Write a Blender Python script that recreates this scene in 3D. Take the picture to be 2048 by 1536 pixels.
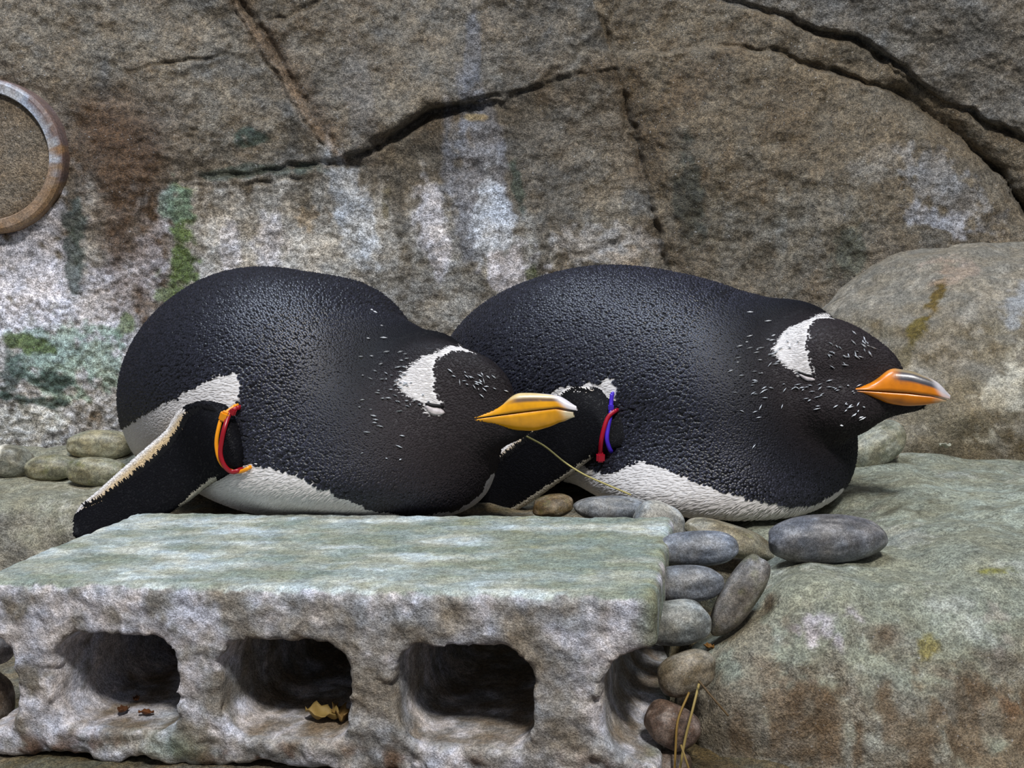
import bpy, math, random
import numpy as np
from mathutils import Vector, Matrix
from mathutils.bvhtree import BVHTree

# ------------------------------------------------------------------ scene, camera, light
scene = bpy.context.scene
for o in list(bpy.data.objects):
    bpy.data.objects.remove(o, do_unlink=True)
COL = scene.collection
F = 2250.0
PITCH = math.radians(7.0)
ZC = 0.185
cam_data = bpy.data.cameras.new('camera')
cam_data.sensor_width = 36.0
cam_data.lens = 36.0 * F / 2048.0
cam_data.clip_start = 0.02
cam = bpy.data.objects.new('camera', cam_data)
COL.objects.link(cam)
cam.location = (0, 0, ZC)
cam.rotation_euler = (math.pi / 2 - PITCH, 0, 0)
scene.camera = cam
vs = scene.view_settings
vs.view_transform = 'Standard'
vs.look = 'None'
vs.gamma = 1.0
vs.use_curve_mapping = False
vs.exposure = 0.0

world = bpy.data.worlds.new('world')
scene.world = world
world.use_nodes = True
bg = world.node_tree.nodes['Background']
bg.inputs['Color'].default_value = (0.80, 0.86, 1.0, 1)
bg.inputs['Strength'].default_value = 0.21


def area_light(name, loc, target, size, power, color):
    ld = bpy.data.lights.new(name, 'AREA')
    ld.shape = 'DISK'
    ld.size = size
    ld.energy = power
    ld.color = color
    ob = bpy.data.objects.new(name, ld)
    COL.objects.link(ob)
    ob.location = loc
    ob.rotation_euler = (Vector(target) - Vector(loc)).to_track_quat('-Z', 'Y').to_euler()
    return ob


area_light('ceiling_lamp_offscreen', (0.40, -1.22, 2.70), (-0.05, 0.80, 0.0), 0.42, 90, (1.0, 0.97, 0.93))
area_light('skylight_offscreen', (-0.85, 0.58, 3.00), (-0.1, 0.95, 0.0), 1.2, 74, (0.74, 0.84, 1.0))

# ------------------------------------------------------------------ helpers
rng = np.random.default_rng(7)
random.seed(7)
CP, SP = math.cos(PITCH), math.sin(PITCH)


def P(u, v, Y):
    """photo pixel + distance along +Y -> world point (arrays allowed)"""
    u = np.asarray(u, float); v = np.asarray(v, float); Y = np.asarray(Y, float)
    x = (u - 1024) / F
    c = (768 - v) / F
    yy = CP + c * SP
    zz = -SP + c * CP
    k = Y / yy
    return np.stack([x * k, yy * k, ZC + zz * k], -1)


def project(p):
    p = np.asarray(p, float)
    dz = p[..., 2] - ZC
    d = p[..., 1] * CP - dz * SP
    up = p[..., 1] * SP + dz * CP
    return 1024 + F * p[..., 0] / d, 768 - F * up / d


_perm = np.random.default_rng(3).permutation(256)
_perm = np.concatenate([_perm, _perm, _perm])
_grad = np.random.default_rng(4).normal(size=(256, 3))
_grad /= np.linalg.norm(_grad, axis=1)[:, None]


def noise(p, scale):
    """gradient noise about -0.7..0.7; scale = features per metre"""
    q = np.asarray(p, float) * scale + 100.37
    i = np.floor(q).astype(int)
    f = q - i
    i &= 255
    w = f * f * f * (f * (f * 6 - 15) + 10)
    out = 0
    for dx in (0, 1):
        wx = w[..., 0] if dx else 1 - w[..., 0]
        for dy in (0, 1):
            wy = w[..., 1] if dy else 1 - w[..., 1]
            for dz in (0, 1):
                wz = w[..., 2] if dz else 1 - w[..., 2]
                h = _perm[_perm[_perm[(i[..., 0] + dx) & 255] + ((i[..., 1] + dy) & 255)] + ((i[..., 2] + dz) & 255)]
                g = _grad[h]
                out = out + wx * wy * wz * (g[..., 0] * (f[..., 0] - dx) + g[..., 1] * (f[..., 1] - dy) + g[..., 2] * (f[..., 2] - dz))
    return out


def fbm(p, scale, octaves=4, gain=0.5):
    s = 0; a = 1.0
    for k in range(octaves):
        s = s + a * noise(np.asarray(p) + 13.1 * k, scale * 2 ** k)
        a *= gain
    return s


def sstep(a, b, x):
    t = np.clip((x - a) / (b - a), 0, 1)
    return t * t * (3 - 2 * t)


def smin(a, b, k):
    h = np.clip(0.5 + 0.5 * (b - a) / k, 0, 1)
    return b + (a - b) * h - k * h * (1 - h)


def smax(a, b, k):
    return -smin(-a, -b, k)


def in_poly(u, v, poly):
    res = np.zeros(np.shape(u), bool)
    n = len(poly)
    for i in range(n):
        x1, y1 = poly[i]; x2, y2 = poly[(i + 1) % n]
        if y1 == y2:
            continue
        c = ((y1 > v) != (y2 > v)) & (u < (x2 - x1) * (v - y1) / (y2 - y1) + x1)
        res ^= c
    return res


def poly_dist(u, v, pts):
    """distance to an open polyline, and signed side (+ = right hand side)"""
    best = np.full(np.shape(u), 1e9); t_at = np.zeros(np.shape(u)); side = np.zeros(np.shape(u))
    n = len(pts) - 1
    for i in range(n):
        x1, y1 = pts[i]; x2, y2 = pts[i + 1]
        dx, dy = x2 - x1, y2 - y1
        t = np.clip(((u - x1) * dx + (v - y1) * dy) / (dx * dx + dy * dy), 0, 1)
        d = np.hypot(u - x1 - t * dx, v - y1 - t * dy)
        m = d < best
        best = np.where(m, d, best)
        t_at = np.where(m, (i + t) / n, t_at)
        side = np.where(m, np.sign(dx * (v - y1) - dy * (u - x1)), side)
    return best, t_at, side


def surface_nets(fn, lo, hi, step):
    lo = np.array(lo, float); hi = np.array(hi, float)
    n = np.ceil((hi - lo) / step).astype(int) + 1
    ax = [lo[k] + step * np.arange(n[k]) for k in range(3)]
    G = np.stack(np.meshgrid(*ax, indexing='ij'), -1)
    D = fn(G)
    S = D < 0
    c = np.zeros(np.array(S.shape) - 1, int)
    for a in (0, 1):
        for b in (0, 1):
            for d in (0, 1):
                c += S[a:S.shape[0] - 1 + a, b:S.shape[1] - 1 + b, d:S.shape[2] - 1 + d]
    act = (c > 0) & (c < 8)
    idx = -np.ones(act.shape, int)
    ii = np.argwhere(act)
    idx[act] = np.arange(len(ii))
    acc = np.zeros((len(ii), 3)); cnt = np.zeros(len(ii))
    corners = [(a, b, d) for a in (0, 1) for b in (0, 1) for d in (0, 1)]
    val = {q: D[ii[:, 0] + q[0], ii[:, 1] + q[1], ii[:, 2] + q[2]] for q in corners}
    for q in corners:
        for k in range(3):
            if q[k] == 0:
                r = list(q); r[k] = 1; r = tuple(r)
                a, b = val[q], val[r]
                m = (a < 0) != (b < 0)
                t = np.where(m, a / np.where(m, a - b, 1), 0)
                pt = np.array(q, float)[None].repeat(len(ii), 0)
                pt[:, k] += t
                acc[m] += pt[m]; cnt[m] += 1
    V = lo + step * (ii + acc / cnt[:, None])
    faces = []
    for k in range(3):
        o1, o2 = (k + 1) % 3, (k + 2) % 3
        sl0 = [slice(None)] * 3; sl1 = [slice(None)] * 3
        sl0[k] = slice(0, -1); sl1[k] = slice(1, None)
        for s in (sl0, sl1):
            s[o1] = slice(1, -1); s[o2] = slice(1, -1)
        A = S[tuple(sl0)]; B = S[tuple(sl1)]
        for flip, m in ((False, A & ~B), (True, ~A & B)):
            e = np.argwhere(m)
            if not len(e):
                continue
            e[:, o1] += 1; e[:, o2] += 1
            q = []
            for (d1, d2) in ((-1, -1), (0, -1), (0, 0), (-1, 0)):
                f = e.copy(); f[:, o1] += d1; f[:, o2] += d2
                q.append(idx[f[:, 0], f[:, 1], f[:, 2]])
            q = np.stack(q, 1)
            faces.append(q[:, ::-1] if flip else q)
    return V, np.concatenate(faces)


def mesh_from(name, V, Fc, smooth=True, color=None, alpha=None):
    """Fc: (n,3) or (n,4) int array (or list of those)"""
    me = bpy.data.meshes.new(name)
    V = np.asarray(V, np.float32)
    fl = Fc if isinstance(Fc, list) else [Fc]
    fl = [np.asarray(f, np.int32) for f in fl if len(f)]
    loops = np.concatenate([f.ravel() for f in fl])
    tot = np.concatenate([np.full(len(f), f.shape[1], np.int32) for f in fl])
    start = np.concatenate([[0], np.cumsum(tot)[:-1]]).astype(np.int32)
    me.vertices.add(len(V)); me.vertices.foreach_set('co', V.ravel())
    me.loops.add(len(loops)); me.loops.foreach_set('vertex_index', loops)
    me.polygons.add(len(tot)); me.polygons.foreach_set('loop_start', start); me.polygons.foreach_set('loop_total', tot)
    me.polygons.foreach_set('use_smooth', np.full(len(tot), smooth))
    me.update(calc_edges=True)
    if color is not None:
        c = np.ones((len(V), 4), np.float32); c[:, :3] = color
        if alpha is not None:
            c[:, 3] = alpha
        at = me.color_attributes.new('Col', 'FLOAT_COLOR', 'POINT')
        at.data.foreach_set('color', c.ravel())
    me.validate()
    return me


def link(name, me, mat, parent=None, loc=(0, 0, 0), kind=None):
    o = bpy.data.objects.new(name, me)
    COL.objects.link(o)
    if mat is not None:
        if len(me.materials):
            me.materials[0] = mat
        else:
            me.materials.append(mat)
    o.location = loc
    if parent is not None:
        o.parent = parent
    if kind:
        o['kind'] = kind
    return o


def tag(o, label, cat, group=None):
    o['label'] = label; o['category'] = cat
    if group:
        o['group'] = group
    return o


def vnormals(V, Fc):
    """area weighted vertex normals, quads or tris"""
    N = np.zeros_like(V)
    a = V[Fc[:, 0]]; b = V[Fc[:, 1]]; c = V[Fc[:, 2]]
    n = np.cross(b - a, c - a)
    if Fc.shape[1] == 4:
        d = V[Fc[:, 3]]
        n = np.cross(c - a, d - b)
    for k in range(Fc.shape[1]):
        np.add.at(N, Fc[:, k], n)
    return N / (np.linalg.norm(N, axis=1)[:, None] + 1e-12)


def srgb(r, g, b):
    c = np.array([r, g, b], float) / 255
    return np.where(c <= 0.04045, c / 12.92, ((c + 0.055) / 1.055) ** 2.4)


# ------------------------------------------------------------------ materials
def new_mat(name):
    m = bpy.data.materials.new(name)
    m.use_nodes = True
    nt = m.node_tree
    return m, nt, nt.nodes['Principled BSDF']


def rock_mat(name, rough=0.75, spec=0.3, scale=60.0, contrast=0.5, bump=0.6, dist=0.002, speck=0.0, hue=0.12, pits=0.35):
    """vertex colour x procedural mottling, grit, pits and pale specks, with procedural relief"""
    m, nt, b = new_mat(name)
    N, L = nt.nodes, nt.links
    at = N.new('ShaderNodeAttribute'); at.attribute_name = 'Col'
    tc = N.new('ShaderNodeTexCoord')

    def tex(sc, det, ro):
        n = N.new('ShaderNodeTexNoise'); n.inputs['Scale'].default_value = sc; n.inputs['Detail'].default_value = det; n.inputs['Roughness'].default_value = ro
        L.new(tc.outputs['Object'], n.inputs['Vector'])
        return n

    def rng_(sock, a, b_, c, d):
        q = N.new('ShaderNodeMapRange')
        for k, val in (('From Min', a), ('From Max', b_), ('To Min', c), ('To Max', d)):
            q.inputs[k].default_value = val
        L.new(sock, q.inputs['Value'])
        return q.outputs[0]

    def mul(a, b_):
        q = N.new('ShaderNodeMath'); q.operation = 'MULTIPLY'
        L.new(a, q.inputs[0]); L.new(b_, q.inputs[1])
        return q.outputs[0]
    n1 = tex(scale, 8, 0.68); n2 = tex(scale * 6, 5, 0.7); n3 = tex(scale * 20, 2, 0.6); n4 = tex(scale * 0.7, 3, 0.6)
    k = mul(rng_(n1.outputs['Fac'], 0.32, 0.68, 1 - contrast * .65, 1 + contrast * .65), rng_(n2.outputs['Fac'], 0.38, 0.62, 1 - contrast * 1.2, 1 + contrast * 1.3))
    k = mul(k, rng_(n3.outputs['Fac'], 0.40, 0.60, 1 - contrast * 1.1, 1 + contrast * 1.2))
    vo = N.new('ShaderNodeTexVoronoi'); vo.inputs['Scale'].default_value = scale * 6
    L.new(tc.outputs['Object'], vo.inputs['Vector'])
    pit = rng_(vo.outputs['Distance'], 0.06, 0.26, 1 - pits, 1.0)
    vm = N.new('ShaderNodeVectorMath'); vm.operation = 'SCALE'
    L.new(at.outputs['Color'], vm.inputs[0]); L.new(k, vm.inputs['Scale'])
    hm = N.new('ShaderNodeMix'); hm.data_type = 'RGBA'
    hm.inputs['A'].default_value = (1 + hue, 1.0, 1 - hue * 1.6, 1); hm.inputs['B'].default_value = (1 - hue, 1.0, 1 + hue * 1.3, 1)
    L.new(rng_(n4.outputs['Fac'], 0.38, 0.62, 0, 1), hm.inputs['Factor'])
    v2 = N.new('ShaderNodeVectorMath'); v2.operation = 'MULTIPLY'
    L.new(vm.outputs[0], v2.inputs[0]); L.new(hm.outputs['Result'], v2.inputs[1])
    last = v2.outputs[0]
    if speck > 0:
        n5 = tex(scale * 11, 2, 0.5)
        mx = N.new('ShaderNodeMix'); mx.data_type = 'RGBA'; mx.inputs['B'].default_value = (0.55, 0.54, 0.53, 1)
        L.new(rng_(n5.outputs['Fac'], 0.68, 0.74, 0, speck), mx.inputs['Factor']); L.new(last, mx.inputs['A'])
        last = mx.outputs['Result']
    L.new(last, b.inputs['Base Color'])
    L.new(rng_(n2.outputs['Fac'], 0.3, 0.7, rough + .12, rough - .12), b.inputs['Roughness'])
    b.inputs['Specular IOR Level'].default_value = spec
    add = N.new('ShaderNodeMath'); add.operation = 'MULTIPLY_ADD'; add.inputs[1].default_value = 0.45
    L.new(n2.outputs['Fac'], add.inputs[0]); L.new(n1.outputs['Fac'], add.inputs[2])
    ad2 = N.new('ShaderNodeMath'); ad2.operation = 'MULTIPLY_ADD'; ad2.inputs[1].default_value = 0.16
    L.new(n3.outputs['Fac'], ad2.inputs[0]); L.new(add.outputs[0], ad2.inputs[2])
    ad3 = N.new('ShaderNodeMath'); ad3.operation = 'MULTIPLY_ADD'; ad3.inputs[1].default_value = 0.35 * pits
    L.new(pit, ad3.inputs[0]); L.new(ad2.outputs[0], ad3.inputs[2])
    bp = N.new('ShaderNodeBump'); bp.inputs['Strength'].default_value = bump; bp.inputs['Distance'].default_value = dist
    L.new(ad3.outputs[0], bp.inputs['Height']); L.new(bp.outputs[0], b.inputs['Normal'])
    return m


def attr_mat(name, rough, spec=0.5, coat=0.0, sheen=0.0, noise_scale=0, noise_amt=0.0, bump=0.0):
    m, nt, b = new_mat(name)
    N, L = nt.nodes, nt.links
    at = N.new('ShaderNodeAttribute'); at.attribute_name = 'Col'
    last = at.outputs['Color']
    if noise_scale:
        tc = N.new('ShaderNodeTexCoord')
        n1 = N.new('ShaderNodeTexNoise'); n1.inputs['Scale'].default_value = noise_scale; n1.inputs['Detail'].default_value = 5
        L.new(tc.outputs['Object'], n1.inputs['Vector'])
        r1 = N.new('ShaderNodeMapRange'); r1.inputs['From Min'].default_value = 0.3; r1.inputs['From Max'].default_value = 0.7
        r1.inputs['To Min'].default_value = 1 - noise_amt; r1.inputs['To Max'].default_value = 1 + noise_amt
        L.new(n1.outputs['Fac'], r1.inputs['Value'])
        vm = N.new('ShaderNodeVectorMath'); vm.operation = 'SCALE'
        L.new(last, vm.inputs[0]); L.new(r1.outputs[0], vm.inputs['Scale'])
        last = vm.outputs[0]
        if bump:
            bp = N.new('ShaderNodeBump'); bp.inputs['Strength'].default_value = bump; bp.inputs['Distance'].default_value = 0.001
            L.new(n1.outputs['Fac'], bp.inputs['Height']); L.new(bp.outputs[0], b.inputs['Normal'])
    L.new(last, b.inputs['Base Color'])
    b.inputs['Roughness'].default_value = rough
    b.inputs['Specular IOR Level'].default_value = spec
    b.inputs['Coat Weight'].default_value = coat
    b.inputs['Coat Roughness'].default_value = 0.15
    b.inputs['Sheen Weight'].default_value = sheen
    return m


def flat_mat(name, color, rough=0.4, spec=0.5, sss=0.0):
    m, nt, b = new_mat(name)
    N, L = nt.nodes, nt.links
    tc = N.new('ShaderNodeTexCoord')
    n1 = N.new('ShaderNodeTexNoise'); n1.inputs['Scale'].default_value = 120; n1.inputs['Detail'].default_value = 3
    L.new(tc.outputs['Object'], n1.inputs['Vector'])
    r1 = N.new('ShaderNodeMapRange'); r1.inputs['To Min'].default_value = 0.8; r1.inputs['To Max'].default_value = 1.2
    L.new(n1.outputs['Fac'], r1.inputs['Value'])
    vm = N.new('ShaderNodeVectorMath'); vm.operation = 'SCALE'; vm.inputs[0].default_value = tuple(color)[:3]
    L.new(r1.outputs[0], vm.inputs['Scale'])
    L.new(vm.outputs[0], b.inputs['Base Color'])
    b.inputs['Roughness'].default_value = rough
    b.inputs['Specular IOR Level'].default_value = spec
    return m


M_WALL = rock_mat('wall_rock', rough=0.58, spec=0.4, scale=36, contrast=0.36, bump=1.0, dist=0.007, speck=0.6, hue=0.045, pits=0.45)
M_BOULDER = rock_mat('boulder_rock', rough=0.6, spec=0.35, scale=46, contrast=0.28, bump=1.0, dist=0.004, speck=0.35, hue=0.035, pits=0.25)
M_BLOCK = rock_mat('concrete', rough=0.72, spec=0.3, scale=60, contrast=0.24, bump=0.9, dist=0.0025, speck=0.35, hue=0.06, pits=0.25)
M_PEBBLE = rock_mat('pebble_stone', rough=0.45, spec=0.5, scale=70, contrast=0.26, bump=0.35, dist=0.0015, speck=0.35, hue=0.06, pits=0.2)
M_FLOOR = rock_mat('ground_rock', rough=0.65, spec=0.3, scale=60, contrast=0.35, bump=1.0, dist=0.004, speck=0.3)
M_BODY = attr_mat('penguin_skin_plumage', 0.6, 0.3, noise_scale=300, noise_amt=0.3)
M_FEATHER = attr_mat('penguin_feathers', 0.42, 0.42)
_n = M_FEATHER.node_tree
_a = [q for q in _n.nodes if q.type == 'ATTRIBUTE'][0]
_m = _n.nodes.new('ShaderNodeMapRange')
for _k, _v in (('From Min', 0.32), ('From Max', 0.62), ('To Min', 0.40), ('To Max', 0.10)):
    _m.inputs[_k].default_value = _v
_n.links.new(_a.outputs['Alpha'], _m.inputs['Value'])
_n.links.new(_m.outputs[0], _n.nodes['Principled BSDF'].inputs['Specular IOR Level'])
_n.links.new(_a.outputs['Alpha'], _n.nodes['Principled BSDF'].inputs['Roughness'])   # sleek back, matt head and belly
M_BILL = attr_mat('penguin_bill', 0.32, 0.5, coat=0.3, noise_scale=160, noise_amt=0.12, bump=0.15)


# ------------------------------------------------------------------ wall
CR_A = [(440, -60), (480, 20), (530, 90), (575, 165), (620, 240), (665, 300), (690, 318)]
CR_B = [(330, 368), (450, 352), (560, 338), (680, 318), (740, 295), (800, 262), (860, 222), (940, 208), (1030, 190), (1120, 160), (1210, 132)]
CR_C = [(1170, -60), (1190, 15), (1208, 65), (1235, 150), (1262, 250), (1290, 350), (1308, 440), (1330, 530), (1345, 600)]
CR_D = [(1380, -60), (1430, 0), (1540, 28), (1640, 62), (1720, 82), (1800, 140), (1880, 195), (1970, 240), (2060, 280), (2400, 420)]
CR_E = [(1345, 108), (1450, 95), (1560, 105), (1680, 150), (1790, 182), (1840, 218), (1930, 290), (2000, 350), (2050, 430), (2300, 640)]
CR_G = [(270, 145), (330, 128), (400, 118), (465, 108)]
CR_H = [(350, 375), (460, 376), (560, 360), (650, 350)]
CR_I = [(530, 48), (575, 35), (620, 10), (660, -20)]
CR_J = [(1208, 50), (1240, 10), (1265, -30)]
CR_K = [(1150, 520), (1200, 500), (1260, 470), (1285, 455)]
CR_L = [(1060, 180), (1130, 130), (1205, 65)]
CR_M = [(690, 330), (720, 400), (745, 470), (760, 540)]

NU, NV = 880, 500
gu = np.linspace(-700, 2750, NU)
gv = np.linspace(-520, 1000, NV)
U, V_ = np.meshgrid(gu, gv, indexing='ij')
dA, tA, sA = poly_dist(U, V_, CR_A)
dB, tB, sB = poly_dist(U, V_, CR_B)
dC, tC, sC = poly_dist(U, V_, CR_C)
dD, tD, sD = poly_dist(U, V_, CR_D)
dE, tE, sE = poly_dist(U, V_, CR_E)
P0 = P(U, V_, np.full_like(U, 1.25))
nz = lambda s, o=3: fbm(P0, s, o)
wob = 10 * nz(14, 3)
Yw = 1.23 + 0.10 * np.clip(P0[..., 2], -0.1, 1.0)            # leans back
Yw += 0.05 * sstep(300, 900, U) * sstep(1900, 1300, U)       # shallow bay behind the birds
left_of_C = sC > 0                                            # points go downward: + side is screen left
below_B = (sB > 0)
# which slab
slab = np.zeros(U.shape, int)
Cx = np.interp(V_, [p[1] for p in CR_C], [p[0] for p in CR_C])
Ax = np.interp(V_, [p[1] for p in CR_A], [p[0] for p in CR_A])
By = np.interp(U, [-700, 0] + [p[0] for p in CR_B], [470, 440] + [p[1] for p in CR_B])
Dy = np.interp(U, [p[0] for p in CR_D], [p[1] for p in CR_D])
Ey = np.interp(U, [p[0] for p in CR_E], [p[1] for p in CR_E])
slab[(U < Cx) & (V_ < By) & (U < Ax)] = 0
slab[(U < Cx) & (V_ < By) & (U >= Ax)] = 1
slab[(U < Cx) & (V_ >= By)] = 2
slab[(U >= Cx) & (V_ >= Ey)] = 3
slab[(U >= Cx) & (V_ < Ey) & (V_ >= Dy)] = 4
slab[(U >= Cx) & (V_ < Dy)] = 5
# relief of each slab (metres towards the viewer = smaller Y), with soft irregular borders
jit = 14 * fbm(P0 + 4.4, 45, 3)
lC = sstep(-7, 7, Cx - U + jit)                       # left of crack C
aB = sstep(-5, 5, By - V_ + jit)                      # above crack B
lA = sstep(-7, 7, Ax - U + jit)
bE = sstep(-5, 5, V_ - Ey + jit)
bD = sstep(-5, 5, V_ - Dy + jit)
m0, m1, m2 = lC * aB * lA, lC * aB * (1 - lA), lC * (1 - aB)
m3, m4, m5 = (1 - lC) * bE, (1 - lC) * (1 - bE) * bD, (1 - lC) * (1 - bD)
ledge = sstep(640, 760, U) * sstep(1080, 930, U)
Yw -= m1 * (0.004 + 0.014 * ledge * sstep(180, 0, By - V_))
Yw -= m0 * 0.008 * sstep(60, 0, dA)
Yw += m2 * 0.008 * sstep(0, 90, V_ - By)
lower = sstep(420, 900, V_ + 60 * nz(9))
Yw -= m2 * 0.05 * lower * sstep(900, 200, U)
Yw -= m3 * (0.012 * sstep(0, 80, dC) - 0.03 * sstep(500, 100, V_) * sstep(1450, 1700, U))
Yw += m4 * 0.022 * sstep(1480, 1720, U)
Yw -= m5 * (0.03 * sstep(0, 220, dD) - 0.012) * sstep(1400, 1600, U)
# smooth grey column between the folds, left of crack C
col = np.exp(-((U - (930 + 0.12 * (V_ - 250))) / 62.0) ** 2) * sstep(215, 270, V_)
Yw -= 0.022 * col
fold = np.exp(-((U - (705 + 0.22 * (V_ - 330))) / 34.0) ** 2) * sstep(330, 400, V_)
Yw -= 0.014 * fold
# dark overhang above the middle of crack B
ov = sstep(0, 1, 1 - np.abs(tB - 0.56) / 0.24)
Yw += 0.022 * ov * np.exp(-((V_ - By - 2 + jit) / 12.0) ** 2)
# cracks
def crack(pts, depth, w, j=1.0):
    global Yw
    d, t, s = poly_dist(U + 13 * j * n_a, V_ + 13 * j * n_b, pts)
    e = np.exp(-(d / w) ** 2) * np.clip(0.75 + 1.3 * big_, 0.15, 1) * np.minimum(1, 4 * np.minimum(t, 1 - t) + 0.25)
    Yw += depth * e
    return e
big_ = fbm(P0 + 2.2, 12, 2)
n_a = nz(40, 3); n_b = fbm(P0 + 7.7, 40, 3)
kA1 = crack([(p[0] - 14, p[1]) for p in CR_A], 0.006, 5)
kA2 = crack([(p[0] + 14, p[1] + 4) for p in CR_A], 0.008, 7)
kB = crack(CR_B, 0.008, 6)
kC = crack(CR_C, 0.010, 8)
kD = crack(CR_D[1:], 0.016, 7)
kE = crack(CR_E[1:], 0.012, 6)
kG = crack(CR_G, 0.004, 3.5)
kH = crack(CR_H, 0.004, 5)
kI = crack(CR_I, 0.005, 5)
kJ = crack(CR_J, 0.006, 6)
kK = crack(CR_K, 0.006, 7)
kL = crack(CR_L, 0.004, 5)
kM = crack(CR_M, 0.004, 6)
deepE = np.exp(-(np.abs(poly_dist(U, V_, [(1800, 195), (1900, 265), (1990, 350), (2060, 440)])[0]) / 26.0) ** 2)
Yw += 0.018 * deepE
# general roughness
Yw += 0.016 * nz(7, 3) + 0.0060 * nz(38, 3)
rough_zone = sstep(420, 620, V_ + 120 * nz(8)) * sstep(700, 250, U)
fine = fbm(P0, 130, 3)
Yw += (0.0022 + 0.004 * rough_zone) * fine
# the round iron flange sits in a hole at the left
dF = np.hypot(U + 28, (V_ - 312))
Yw = np.where(dF < 170, Yw + (1.262 - Yw) * sstep(166, 150, dF + 8 * n_a), Yw)
WP = P(U, V_, Yw)

# colours of the wall: worn concrete rock, guano, algae and rust stains
base = np.zeros(U.shape + (3,))
def lay(c, m):
    global base
    base = base * (1 - m[..., None]) + np.asarray(c) * m[..., None]
lay(srgb(124, 114, 98), np.ones(U.shape))
big = nz(6, 4); mid = fbm(P0 + 3.3, 22, 4); strk = fbm(P0 * np.array([1, 1, 0.22]) + 5.1, 30, 4)
lay(srgb(104, 96, 84), sstep(-0.1, 0.35, big) * 0.8)
lay(srgb(110, 92, 68), sstep(0.05, 0.45, mid) * 0.5)
lay(srgb(94, 95, 94), sstep(0.1, 0.5, -mid) * 0.6)
lay(srgb(112, 99, 78), 0.85 * ((slab == 3) | (slab == 4)).astype(float) * (1 - 0.5 * sstep(350, 560, V_)))
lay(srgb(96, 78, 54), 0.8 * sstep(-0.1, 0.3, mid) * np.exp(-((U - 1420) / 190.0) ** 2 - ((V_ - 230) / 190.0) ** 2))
lay(srgb(110, 108, 104), 0.8 * (slab == 5) * (0.6 + mid))
STAIN = lambda: lay(srgb(90, 66, 42), 0.92 * np.exp(-((U - 235 - 0.12 * (V_ - 300) + 60 * mid) / 92.0) ** 2) * sstep(130, 280, V_) * sstep(690, 540, V_ + 120 * mid))
STAIN()
lay(srgb(150, 112, 66), 0.7 * np.exp(-((np.hypot(U + 28, V_ - 312) - 158) / 10.0) ** 2) * sstep(250, 420, V_))
NF70 = fbm(P0 + 1.7, 70, 3)
NF = 0.9 * mid + 0.9 * NF70
def blob(u, v, ru, rv, k, col, ang=0.0, thr=0.0, nf=None):
    a = math.radians(ang)
    x = (U - u) * math.cos(a) + (V_ - v) * math.sin(a)
    y = -(U - u) * math.sin(a) + (V_ - v) * math.cos(a)
    d = 1 - np.hypot(x / ru, y / rv)
    n = NF if nf is None else nf
    m = k * sstep(0.0, 0.45, d + n + thr)
    lay(col, m * sstep(-0.6, 0.1, d))
G1 = srgb(222, 217, 224); G2 = srgb(186, 182, 180); GR = srgb(86, 104, 40); GD = srgb(52, 72, 62); TE = srgb(132, 160, 140)
sn = 1.0 * strk + 0.5 * NF70
blob(150, 720, 420, 330, 0.85, G2, 0, 0.1)
blob(560, 510, 420, 170, 0.8, srgb(190, 183, 172), 0, 0.1, sn)
blob(860, 560, 330, 190, 0.55, srgb(160, 156, 148), 0, -0.05, sn)
blob(60, 540, 120, 160, 0.9, G1, 10)
blob(60, 470, 80, 45, 0.95, G1, 10)
blob(315, 520, 45, 130, 0.9, G1, 10)
blob(200, 640, 150, 120, 0.6, G1)
blob(60, 840, 120, 70, 0.8, srgb(214, 210, 200))
blob(710, 420, 40, 130, 0.95, srgb(196, 200, 206), -18, 0, sn)
blob(955, 370, 66, 190, 0.85, srgb(132, 132, 138), -8, 0.15, sn)
blob(990, 470, 48, 120, 0.9, srgb(196, 200, 208), -4, 0, sn)
blob(860, 470, 40, 110, 0.7, G1, -6, 0, sn)
blob(540, 500, 40, 90, 0.55, G1, 0, 0, sn)
blob(460, 500, 25, 70, 0.6, G1, 0, 0, sn)
blob(1030, 545, 70, 60, 0.85, G1)
blob(1210, 490, 120, 50, 0.5, G2)
blob(1260, 530, 60, 40, 0.5, srgb(180, 160, 135))
STAIN()
blob(365, 500, 34, 140, 0.95, GR, 0, 0.05)
blob(345, 590, 40, 60, 0.8, GR)
blob(355, 415, 40, 40, 0.7, TE)
blob(255, 650, 28, 30, 0.8, GR)
blob(140, 720, 120, 90, 0.75, TE, 0, -0.05)
blob(110, 760, 50, 25, 0.9, GD, 10, 0)
blob(60, 690, 60, 18, 0.9, GR, 10, 0)
blob(50, 800, 110, 14, 0.9, GD, 8, 0)
blob(20, 760, 30, 60, 0.8, GD, 0, 0)
blob(190, 830, 30, 22, 0.8, srgb(96, 76, 40))
blob(150, 500, 26, 130, 0.8, GD, 0, 0)
blob(505, 275, 34, 20, 0.85, GD, 0, 0)
blob(540, 340, 170, 16, 0.7, GD, -4, 0)
blob(620, 430, 45, 35, 0.5, srgb(150, 115, 50), 0, 0)
blob(770, 420, 14, 50, 0.6, srgb(110, 96, 40), 0, 0)
blob(1035, 370, 16, 60, 0.7, GD, -8, 0)
blob(1065, 545, 22, 30, 0.8, srgb(100, 110, 50))
blob(1380, 400, 34, 150, 0.75, srgb(52, 58, 50), -4, 0, sn)
blob(1430, 450, 14, 110, 0.5, srgb(120, 110, 90), 0, 0, sn)
blob(1560, 440, 16, 120, 0.5, srgb(150, 148, 140), 4, 0, sn)
blob(1620, 460, 200, 120, 0.45, srgb(125, 120, 108), 0, 0, sn)
blob(1690, 520, 40, 80, 0.5, GD, 0, 0, sn)
blob(1760, 330, 70, 45, 0.5, srgb(150, 142, 130), -30, 0)
blob(1900, 380, 120, 60, 0.6, srgb(140, 140, 142), 32, 0)
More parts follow.
